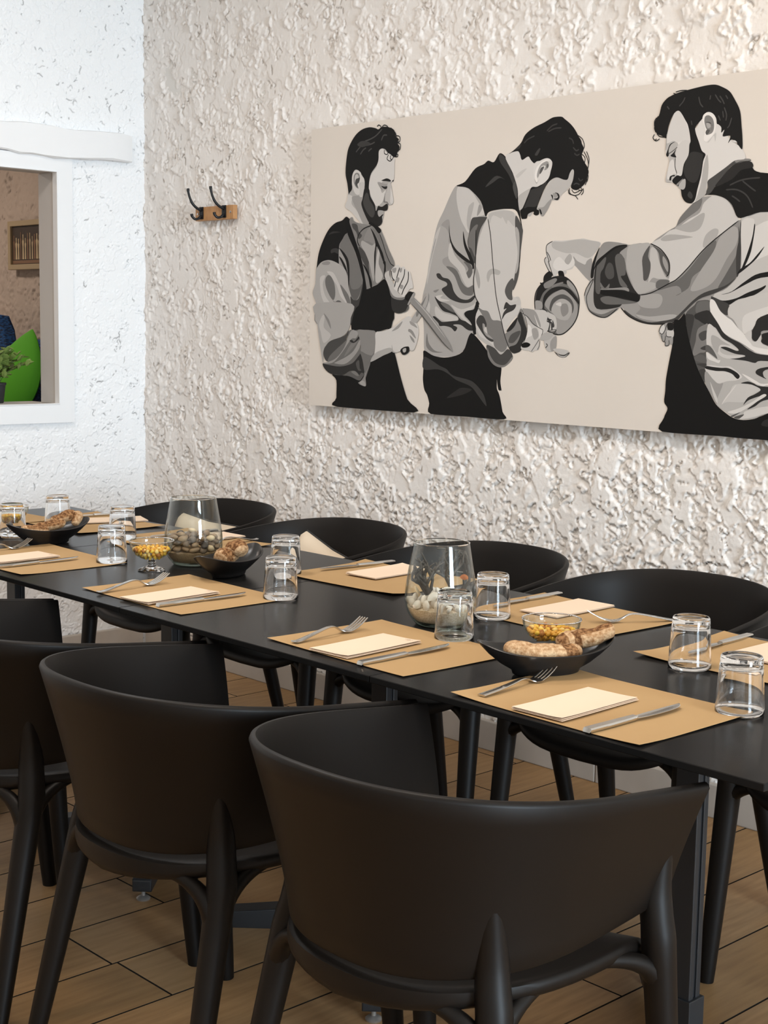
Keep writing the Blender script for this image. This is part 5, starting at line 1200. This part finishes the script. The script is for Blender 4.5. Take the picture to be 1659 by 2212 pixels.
# black boat-shaped bread dishes
def dish_mesh(L=.130, Wd=.066):
    n = 64
    def ring(k, z, tipz, off=0.0):
        R = []
        for i in range(n):
            a = 2*PI*i/n; c, s = math.cos(a), math.sin(a)
            ex = L*math.copysign(abs(c)**1.0, c); ey = Wd*math.copysign(abs(s)**1.18, s)
            R.append((ex*k+off*c, ey*k+off*s, z+tipz*abs(c)**3))
        return R
    oz = [(.46,0,0),(.48,.0015,0),(.50,.008,.001),(.66,.018,.003),(.83,.030,.009),(.95,.0385,.0165),(1.0,.0425,.0205)]
    rs = [ring(k,z,t) for k,z,t in oz]; rs += [ring(1.0,.0437,.0208,-.0012), ring(1.0,.0440,.0208,-.0026), ring(1.0,.0432,.0204,-.0040)]
    iz = [(.93,.0375,.0160),(.80,.030,.0085),(.62,.0205,.003),(.42,.0130,.001),(.2,.0105,0),(.02,.0100,0)]
    rs += [ring(k,z,t) for k,z,t in iz]
    return MB().loft(rs)
DM = dish_mesh().mesh('dish'); DM.materials.append(M['ceramic']); DM.polygons.foreach_set('use_smooth', [True]*len(DM.polygons)); DM.set_sharp_from_angle(angle=math.radians(60))
def dish(x, y, rz, lab):
    o = bpy.data.objects.new('bread_dish', DM); COL.objects.link(o); o.location = (x, y, TZ+.0016); o.rotation_euler = (0,0,rz); return tag(o, lab, 'dish', 'black boat shaped bread dishes')
dish(3.413,-1.440,1.05,'black boat-shaped dish holding the nearest two bread rolls')
dish(2.238,-1.262,1.95,'black boat-shaped dish of bread right of the pebble vase')
dish(1.517,-1.343,1.60,'black boat-shaped dish of torn bread at the far left')
from mathutils import noise as mn
def loaf(path, rad, seed, name, lab, loc, rz, mat='crust', cracks=(), n=22, sub=7, squash=.82):
    P = cat_rom([tuple(p)+(r,) for p, r in zip(path, rad)], False, sub); rings = []; mi = []
    o3 = Vector((seed*3.7, seed*1.3, 0))
    for i, q in enumerate(P):
        p = Vector(q[:3]); t = (Vector(P[min(i+1,len(P)-1)][:3])-Vector(P[max(i-1,0)][:3])).normalized(); a = t.cross(Vector((0,0,1))).normalized(); u = a.cross(t).normalized(); R = []
        for k in range(n):
            an = 2*PI*k/n; d = a*math.cos(an)+u*(math.sin(an)*squash); w = p+d*q[3]
            k2 = 1+.16*mn.noise(w*38+o3)+.09*mn.noise(w*95+o3)
            for (ci, ca, wd, dp) in cracks:
                dx = (i/(len(P)-1)-ci)/wd; da = math.atan2(math.sin(an-ca), math.cos(an-ca))
                k2 -= dp*math.exp(-dx*dx)*math.exp(-(da/1.1)**2)
            R.append(p+d*(q[3]*max(.15, k2)))
        rings.append(R)
    mb = MB().loft(rings)
    # crack faces take the darker crust
    N = n
    for fi in range(len(mb.f)):
        if len(mb.f[fi]) == 4:
            i, k = fi//N, fi % N; an = 2*PI*(k+.5)/N
            for (ci, ca, wd, dp) in cracks:
                dx = ((i+.5)/(len(P)-1)-ci)/wd; da = math.atan2(math.sin(an-ca), math.cos(an-ca))
                if dp > .1 and abs(dx) < 1.1 and abs(da) < 1.2: mb.mi[fi] = 1
    o = obj(name, mb, [M[mat], M['crust_dark']], loc=loc, rotz=rz, angle=60)
    return tag(o, lab, 'bread')
# dish 1: local x runs along the dish (left tip negative)
loaf([(-.082,-.004,.044),(-.072,-.008,.0445),(-.040,-.018,.040),(-.005,-.022,.036),(.025,-.020,.0355),(.052,-.008,.038),(.060,-.002,.0385)], [.005,.019,.0230,.0230,.0218,.0160,.004], 3, 'bread_roll', 'long floury bread roll lying at the left in the nearest dish', (3.413,-1.440,TZ+.005), 1.05, cracks=((.72,.9,.06,.45),(.35,PI/2,.05,.10)))
loaf([(.012,.006,.046),(.020,.008,.048),(.045,.010,.051),(.075,.006,.058),(.100,.004,.066),(.112,.004,.070),(.117,.004,.071)], [.006,.0185,.0232,.0232,.0212,.0165,.004], 8, 'bread_roll', 'cracked brown bread roll at the right in the nearest dish', (3.419,-1.429,TZ+.008), 1.05, cracks=((.62,1.75,.22,.38),(.33,.2,.04,.28),(.08,1.2,.12,.4)))
# dish 2
loaf([(-.050,-.006,.046),(-.043,-.006,.047),(-.018,-.004,.052),(.008,.002,.054),(.022,.004,.054)], [.004,.024,.029,.025,.004], 12, 'bread_chunk', 'broken crusty bread chunk at the front of the middle dish', (2.238,-1.262,TZ+.001), 1.95, cracks=((.55,1.2,.18,.3),(.3,.3,.1,.25),(.8,2,.2,.3)))
loaf([(-.022,-.030,.050),(-.018,-.022,.054),(-.006,-.004,.060),(.004,.014,.056),(.008,.022,.052)], [.004,.021,.026,.021,.004], 17, 'bread_chunk', 'taller bread chunk leaning behind in the middle dish', (2.252,-1.249,TZ+.014), 1.95, cracks=((.5,1.9,.25,.25),(.75,.6,.12,.3)))
# dish 3
D3 = (1.517,-1.343,TZ+.001)
loaf([(-.088,-.004,.046),(-.080,-.005,.047),(-.050,-.010,.043),(-.020,-.012,.040),(-.008,-.012,.040)], [.004,.014,.018,.016,.004], 21, 'bread_slice', 'seeded bread piece at the left end of the farthest dish', D3, 1.60, cracks=((.6,1.5,.3,.15),))
loaf([(-.030,.012,.044),(-.022,.012,.046),(.010,.006,.050),(.040,-.002,.054),(.052,-.004,.055)], [.004,.016,.020,.017,.004], 25, 'bread_slice', 'torn bread piece in the middle of the farthest dish', D3, 1.60, cracks=((.55,1.3,.25,.35),(.2,.7,.1,.3)))
loaf([(.020,.016,.058),(.028,.015,.062),(.055,.008,.070),(.080,.000,.076),(.090,-.002,.077)], [.004,.016,.021,.018,.004], 29, 'bread_slice', 'long torn crust on top of the farthest dish', D3, 1.60, cracks=((.4,1.2,.2,.4),(.75,.5,.15,.3)))
loaf([(.070,-.022,.046),(.073,-.021,.052),(.080,-.018,.066),(.086,-.014,.080),(.088,-.013,.086)], [.004,.013,.017,.014,.004], 33, 'bread_slice', 'upright bread end at the right of the farthest dish', D3, 1.60, cracks=((.5,2.6,.2,.25),))

# glass vases
def vase_r(z):
    pts = [(0,.040),(.006,.052),(.018,.064),(.035,.0725),(.055,.0752),(.080,.0735),(.110,.0690),(.140,.0635),(.170,.0585)]
    for (a, ra), (b, rb_) in zip(pts, pts[1:]):
        if z <= b:
            t = (z-a)/(b-a); return lerp(ra, rb_, t)
    return .0585
def vase(x, y, lab):
    t = thing('glass_vase', lab, 'vase', (x, y, TZ+.0004))
    ctl = cat_rom([(0.052,.002),(.064,.016),(.0725,.034),(.0752,.056),(.0735,.082),(.0690,.112),(.0635,.142),(.0585,.171)], False, 5)
    out = [(0,.0005),(.030,.0),(.044,.0),(.050,.0008)]+ctl+[(.0580,.1722),(.0572,.1716)]+[(r-.0018, max(z, .010)) for r, z in ctl[::-1] if z > .008]+[(.048,.0095),(.03,.0085),(0,.008)]
    obj('body', MB().lathe(out, 72), M['thin_glass'], t)
    obj('rim', MB().tube([(.0578*math.cos(2*PI*i/64), .0578*math.sin(2*PI*i/64), .1722) for i in range(65)], .0012, 8), M['glass'], t)
    b = [(0,.0006),(.044,.0006),(.050,.0012),(.0535,.004),(.0548,.0065),(.048,.0082),(.03,.0078),(0,.0074)]
    obj('thick_base', MB().lathe(b, 48), M['green_glass'], t)
    return t
def stone_mesh(seed, el=1.0, sq=.7):
    r = random.Random(seed); rings = []; n = 10; o3 = Vector((seed*1.7, 3, 1))
    for i in range(8):
        q = PI*i/7; R = []
        for k in range(n):
            d = Vector((math.sin(q)*math.cos(2*PI*k/n), math.sin(q)*math.sin(2*PI*k/n), math.cos(q)))
            m = 1+.16*mn.noise(d*1.3+o3); R.append((d.x*el*m, d.y*m*.9, d.z*sq*m))
        if i in (0, 7): R = [tuple(Vector(p)+Vector((.02*math.cos(2*PI*k/n), .02*math.sin(2*PI*k/n), 0))) for k, p in enumerate(R)]
        rings.append(R)
    me = MB().loft(rings).mesh('pebble'); me.polygons.foreach_set('use_smooth', [True]*len(me.polygons)); return me
V1, V2 = (2.042,-1.228), (2.981,-1.273)
vase(*V1, 'tall rounded clear glass vase half filled with brown pebbles'); vase(*V2, 'tall rounded clear glass vase with sand, shells and dark coral')
def sand(x, y, z0, z1, mat, lab, wob, seed):
    prof = [(0,z0)]+[(vase_r(z0+ (z1-z0)*i/6)-.0032, z0+(z1-z0)*i/6) for i in range(7)]+[(vase_r(z1)*.6, z1+.003), (0, z1+.004)]
    mb = MB().lathe(prof, 40); mb.v = [(a, b, c+(wob*mn.noise(Vector((a*45, b*45, seed))) if c > z1-.004 else 0)) for a, b, c in mb.v]
    o = obj('sand', mb, M[mat], loc=(x, y, TZ+.0004)); return tag(o, lab, 'sand', kind='stuff')
sand(*V1, .0090, .036, 'sand', 'brown sand layer under the pebbles in the vase', .004, 3)
sand(*V2, .0090, .038, 'sand_pale', 'pale sand in the bottom of the shell vase', .006, 7)
PM = []
for i in range(10):
    me = stone_mesh(60+i, 1.15+.35*(i % 3)/2, .62+.12*(i % 4)/3); me.materials.append(M['pebble'][[0,1,2,0,4,1,2,3,0,1][i]]); PM.append(me)
r = random.Random(5); pl = []
for layer, (z, rmax, n1) in enumerate([(.046,.0615,16),(.058,.0605,15),(.058,.036,8),(.058,.010,2),(.070,.0560,13),(.070,.031,7),(.071,.006,1),(.081,.040,6)]):
    ph = r.uniform(0, 6)
    for i in range(n1):
        a = ph+2*PI*i/n1; s = r.uniform(.0098,.0122); rr = rmax-r.uniform(0,.003)-(s-.0098)
        pl.append((V1[0]+rr*math.cos(a), V1[1]+rr*math.sin(a), TZ+z+r.uniform(-.002,.003), s))
for p in pl:
    k = r.randrange(10)
    if k == 7 and r.random() < .3: k = 3
    o = bpy.data.objects.new('pebble', PM[k]); COL.objects.link(o); o.location = p[:3]; o.rotation_euler = (r.uniform(-.5,.5), r.uniform(-.5,.5), r.uniform(0,6.28)); o.scale = (p[3]*.95,)*3
    tag(o, 'small rounded pebble in the glass vase of brown pebbles', 'pebble', 'brown pebbles in the glass vase')
# shells, stones and coral of the second vase
WM = []
for i in range(4):
    me = stone_mesh(90+i, 1.3, .6); me.materials.append(M['shell_white']); WM.append(me)
for layer, (z, rmax, n1) in enumerate([(.046,.0640,17),(.047,.044,9),(.055,.055,9),(.056,.033,5),(.062,.020,3)]):
    ph = r.uniform(0, 6)
    for i in range(n1):
        a = ph+2*PI*i/n1; rr = rmax-r.uniform(0,.004); s = r.uniform(.0078,.0108)
        o = bpy.data.objects.new('white_stone', WM[r.randrange(4)]); COL.objects.link(o); o.location = (V2[0]+rr*math.cos(a), V2[1]+rr*math.sin(a), TZ+z+r.uniform(-.002,.002)); o.rotation_euler = rand_rot(r); o.scale = (s,)*3
        tag(o, 'small white stone or shell bit on the sand in the shell vase', 'stone', 'white stones in the shell vase')
def scallop(x, y, z, s, rot, mat, lab):
    mb = MB(); n = 25; top, bot = [], []
    rings = []
    for j in range(8):
        t = j/7; R = []
        for i in range(n):
            a = lerp(-1.25, 1.25, i/(n-1)); rib = 1+.05*math.cos(i*PI)*t
            R.append((s*t*rib*math.sin(a), s*t*rib*math.cos(a), s*.42*math.sin(PI*.5*min(1, t*1.15))*(1-.25*t)*(1-.3*(a/1.25)**2)+.0))
        rings.append(R)
    vs = [p for R in rings for p in R]; N = len(vs); th = s*.07
    vs2 = [(a, b, c-th) for a, b, c in vs]; fs = []
    for j in range(7):
        for i in range(n-1):
            q = (j*n+i, j*n+i+1, (j+1)*n+i+1, (j+1)*n+i); fs.append(q[::-1]); fs.append(tuple(N+k for k in q))
    for i in range(n-1): fs.append((7*n+i, 7*n+i+1, N+7*n+i+1, N+7*n+i))
    for j in range(7): fs.append((j*n, (j+1)*n, N+(j+1)*n, N+j*n)); fs.append((j*n+n-1, N+j*n+n-1, N+(j+1)*n+n-1, (j+1)*n+n-1))
    mb.add(vs+vs2, fs); o = obj('seashell', mb, M[mat]); o.location = (x, y, z); o.rotation_euler = rot; return tag(o, lab, 'seashell')
cam_r = Vector((.685,.728,0))      # direction along the table diagonal seen as "right"
def vp(a, b, z): # a to the right, b towards the viewer of vase 2
    return (V2[0]+.685*a+.728*b, V2[1]+.728*a-.685*b, TZ+z)
scallop(*vp(-.046,.018,.060), .022, (.9,.2,2.2), 'shell_tan', 'tan curved seashell at the left inside the shell vase')
scallop(*vp(.012,.040,.066), .019, (1.0,0,.6), 'shell_white', 'white scallop shell at the front inside the shell vase')
scallop(*vp(-.014,.046,.058), .017, (1.2,-.4,1.2), 'shell_white', 'white shell fragment left of the scallop inside the shell vase')
scallop(*vp(.050,-.020,.090), .012, (1.3,0,.2), 'orange', 'small orange shell at the back right inside the shell vase')
def coral(base, height, lean, seed, lab, n0=6, rr=.0043):
    rg = random.Random(seed); mb = MB()
    def grow(p, d, L, rad, lev):
        pts = [p]; q = p; dd = d.normalized()
        for k in range(4):
            dd = (dd+Vector((rg.uniform(-.28,.28), rg.uniform(-.28,.28), rg.uniform(-.1,.2)))).normalized(); q = q+dd*(L/4); q.z = min(q.z, TZ+.152)
            c = Vector((V2[0], V2[1], q.z)); off = q-c; zz = min(max(q.z-TZ, .03), .165); lim = vase_r(zz)-.010
            if off.length > lim: q = c+off*(lim/off.length)
            pts.append(q)
        mb.tube(pts, [rad, rad*.9, rad*.82, rad*.7, rad*.5], 7)
        if lev < 3:
            for k in range(2 if lev else 3):
                a = rg.uniform(0, 6.28); nd = (dd+Vector((math.cos(a)*.85, math.sin(a)*.85, rg.uniform(-.2,.5)))).normalized(); grow(pts[rg.choice([2,3,4])], nd, L*.72, rad*.78, lev+1)
    for k in range(n0):
        a = 2*PI*k/n0+rg.uniform(-.4,.4); grow(Vector(base), Vector((math.cos(a)*.55+lean[0], math.sin(a)*.55+lean[1], 1.0)), height*.42, rr, 1)
    return tag(obj('coral_branch', mb, M['coral'], angle=0), lab, 'coral')
coral(vp(-.018,-.004,.050), .135, (-.35,-.35), 3, 'dark branching coral at the left inside the shell vase')
coral(vp(.030,-.012,.050), .170, (.15,.15), 6, 'taller dark branching coral at the right inside the shell vase', 5)

# cushions standing in two of the wall-side chairs
def cushion(loc, rot, lab, w=.34, h=.30, th=.05):
    t = thing('cushion', lab, 'cushion', loc, 0, 'cream cushions on the chairs'); t.rotation_euler = rot
    mb = MB(); n = 14; top, bot = [], []
    def f(u, v): return th*(max(0, 1-u**4)*max(0, 1-v**4))**.6+.002
    for sgn, L in ((1, top), (-1, bot)):
        for j in range(n+1):
            for i in range(n+1):
                u, v = -1+2*i/n, -1+2*j/n; k = 1-.06*(1-abs(u))*(abs(v)**3); k2 = 1-.06*(1-abs(v))*(abs(u)**3)
                L.append((u*w/2*k2, sgn*f(u, v)*(1+.12*mn.noise(Vector((u*2, v*2, sgn)))), v*h/2*k))
    N = (n+1)**2; fs = []
    for j in range(n):
        for i in range(n):
            a = j*(n+1)+i; fs.append((a, a+n+1, a+n+2, a+1)); fs.append((N+a, N+a+1, N+a+n+2, N+a+n+1))
    ed = [i for i in range(n+1)]+[j*(n+1)+n for j in range(1, n+1)]+[n*(n+1)+i for i in range(n-1, -1, -1)]+[j*(n+1) for j in range(n-1, 0, -1)]
    for k in range(len(ed)):
        a, b = ed[k], ed[(k+1) % len(ed)]; fs.append((a, b, N+b, N+a))
    mb.add(top+bot, fs); c = obj('cover', mb, M['cushion'], t, angle=0)
    pts = [Vector(top[i])*.5+Vector(bot[i])*.5 for i in ed]; pts = [p*1.012 for p in pts]+[pts[0]*1.012]
    obj('piping', MB().tube(pts, .0035, 6), M['piping'], t)
cushion((1.690,-.515,.553), (-.22,.40,.20), 'cream cushion with black piping in the chair right of the pebble vase', .27, .27, .045)
cushion((1.110,-.535,.560), (-.25,.10,.16), 'cream cushion with black piping in the chair behind the pebble vase', .29, .29, .045)

# ------------------------------------------------------------------ beyond the window
def framed_picture():
    t = thing('framed_picture', 'small gilt-framed dark figure picture on the brown wall beyond the window', 'picture', (-1.285, .236, 1.722))
    w, h = .235, .118
    mb = MB()
    for a, b in (((-w,-.024,h-.026),(w,0,h)),((-w,-.024,-h),(w,0,-h+.026)),((-w,-.0238,-h),(-w+.026,0,h)),((w-.026,-.0238,-h),(w,0,h))): mb.box(a, b)
    bevel(obj('frame', mb, M['gold'], t, smooth=False), .003)
    obj('picture', MB().box((-w+.024,-.012,-h+.024),(w-.024,-.004,h-.024)), M['pic_dark'], t, smooth=False)
    r = random.Random(9); m1, m2 = MB(), MB()
    m2.add([(-w+.03,-.0128,-h+.030),(w-.03,-.0128,-h+.030),(w-.03,-.0128,-h+.045),(-w+.03,-.0128,-h+.045)], [(0,1,2,3)])
    for i in range(17):
        x = -w+.045+i*.022; hh = r.uniform(.10,.135); ww = r.uniform(.005,.010); m = m1 if i % 3 else m2
        zb = -h+.050; q = [(x-ww,zb),(x+ww,zb),(x+ww*.7,zb+hh*.5),(x+ww*1.1,zb+hh*.72),(x+ww*.4,zb+hh*.80),(x+ww*.5,zb+hh),(x-ww*.5,zb+hh),(x-ww*.4,zb+hh*.80),(x-ww*1.1,zb+hh*.72),(x-ww*.7,zb+hh*.5)]
        m.add([(a, -.0130, b) for a, b in q], [tuple(range(len(q)))])
    obj('painted_shapes', m1, M['pic_light'], t, smooth=False); obj('painted_shapes', m2, M['pic_mid'], t, smooth=False)
framed_picture()
def armchair():
    t = thing('woven_armchair', 'dark blue woven chair with tall back in the room beyond the window', 'armchair', (-1.365, -.06, 0))
    rings = []
    for j in range(14):
        z = .42+.955*j/13; R = []; k = math.sqrt(max(0.02, 1-max(0, (j-8)/5.2)**2))
        for i in range(24):
            a = 2*PI*i/24; R.append((.195*k*math.copysign(abs(math.cos(a))**.6, math.cos(a)), .08+.045*math.copysign(abs(math.sin(a))**.6, math.sin(a))+.05*j/13, z+.012*math.sin(i*3+j)))
        rings.append(R)
    obj('backrest', MB().loft(rings), M['blue'], t)
    rings = []
    for k, z in ((.9,.25),(1,.30),(1,.42),(.93,.46),(.05,.47)):
        rings.append([(.21*k*math.copysign(abs(math.cos(2*PI*i/24))**.6, math.cos(2*PI*i/24)), -.22+.27*k*math.copysign(abs(math.sin(2*PI*i/24))**.6, math.sin(2*PI*i/24)), z) for i in range(24)])
    obj('seat', MB().loft(rings), M['blue'], t)
    for sx in (-.2,.2):
        for y in (-.42,-.02): obj('leg', MB().tube([(sx,y,0),(sx*.96,y,.27)], [.014,.018], 10), M['iron'], t)
armchair()
def green_cushion():
    rings = []
    for j in range(15):
        t = j/14; z = .0+.40*t; w = .17*math.sin(PI*min(1, .12+t*.88))**.75*(1-.25*t); w = max(w, .004)
        rings.append([(w*math.cos(2*PI*i/20)+.10*t*t, .055*(w/.17)*math.sin(2*PI*i/20), z) for i in range(20)])
    o = obj('green_cushion', MB().loft(rings), M['green'], loc=(-1.045, -.06, .922)); o.rotation_euler = (-.15, .0, .35); tag(o, 'bright green leaf-shaped cushion beyond the window, behind the potted plant', 'cushion')
    b = thing('dark_bench', 'dark upholstered bench beyond the window, under the green cushion', 'bench', (-1.05, -.06, 0))
    bevel(obj('seat', MB().box((-.10,-.30,.50),(.42,.22,.905)), M['blue'], b, smooth=False), .03, 3)
    bevel(obj('backrest', MB().box((-.10,.13,.86),(.42,.24,1.27)), M['blue'], b, smooth=False), .04, 3)
    for sx in (-.06,.36):
        for y in (-.24,.16): obj('leg', MB().box((sx-.02,y-.02,0),(sx+.02,y+.02,.51)), M['iron'], b, smooth=False)
green_cushion()
def plant():
    px, py, pz = -.165, -.600, WZ0
    t = thing('potted_plant', 'small leafy green plant in a dark pot on the window sill', 'plant', (px, py, pz))
    obj('pot', MB().lathe([(0,0),(.034,0),(.036,.003),(.044,.070),(.047,.072),(.047,.080),(.042,.080),(.041,.066),(0,.064)], 28), M['pot'], t)
    lm = MB(); pts = [(-.5,0,0),(-.15,.30,.05),(.25,.30,.08),(.55,0,.02),(.25,-.30,.08),(-.15,-.30,.05),(.05,0,-.03)]
    lm.add(pts, [(0,6,1),(1,6,2),(2,6,3),(3,6,4),(4,6,5),(5,6,0)]); L = lm.add([(a,b,c-.03) for a,b,c in pts], [(0,1,6),(1,2,6),(2,3,6),(3,4,6),(4,5,6),(5,0,6)]).mesh('leaf')
    L.materials.append(M['leaf'])
    r = random.Random(4); sm = MB()
    for k in range(26):
        a = 2*PI*k/26+r.uniform(-.2,.2); sp = r.uniform(.25,1.0); H = r.uniform(.07,.15)*(1.1-.55*sp)
        P = [Vector((.012*math.cos(a), .012*math.sin(a), .064)), Vector((.065*sp*math.cos(a), .065*sp*math.sin(a), .075+H*.6)), Vector((.150*sp*math.cos(a), .150*sp*math.sin(a), .078+H*.95))]
        C = cat_rom([tuple(p) for p in P], False, 4); sm.tube(C, [.0016]*len(C), 5)
        for q in (3, 5, 6, 7, 8):
            for sd in (-1, 1, 0)[:3 if q == 8 else 2]:
                o = bpy.data.objects.new('leaf', L); COL.objects.link(o); o.parent = t; o.location = C[q]
                o.rotation_euler = (r.uniform(-.6,.6), r.uniform(-.9,.1), a+sd*1.1+r.uniform(-.3,.3)); s = r.uniform(.030,.042); o.scale = (s, s*.85, s)
                d = Vector((math.cos(o.rotation_euler.z), math.sin(o.rotation_euler.z), .2))*s*.5; o.location = Vector(C[q])+d
    obj('stems', sm, M['stem'], t)
plant()
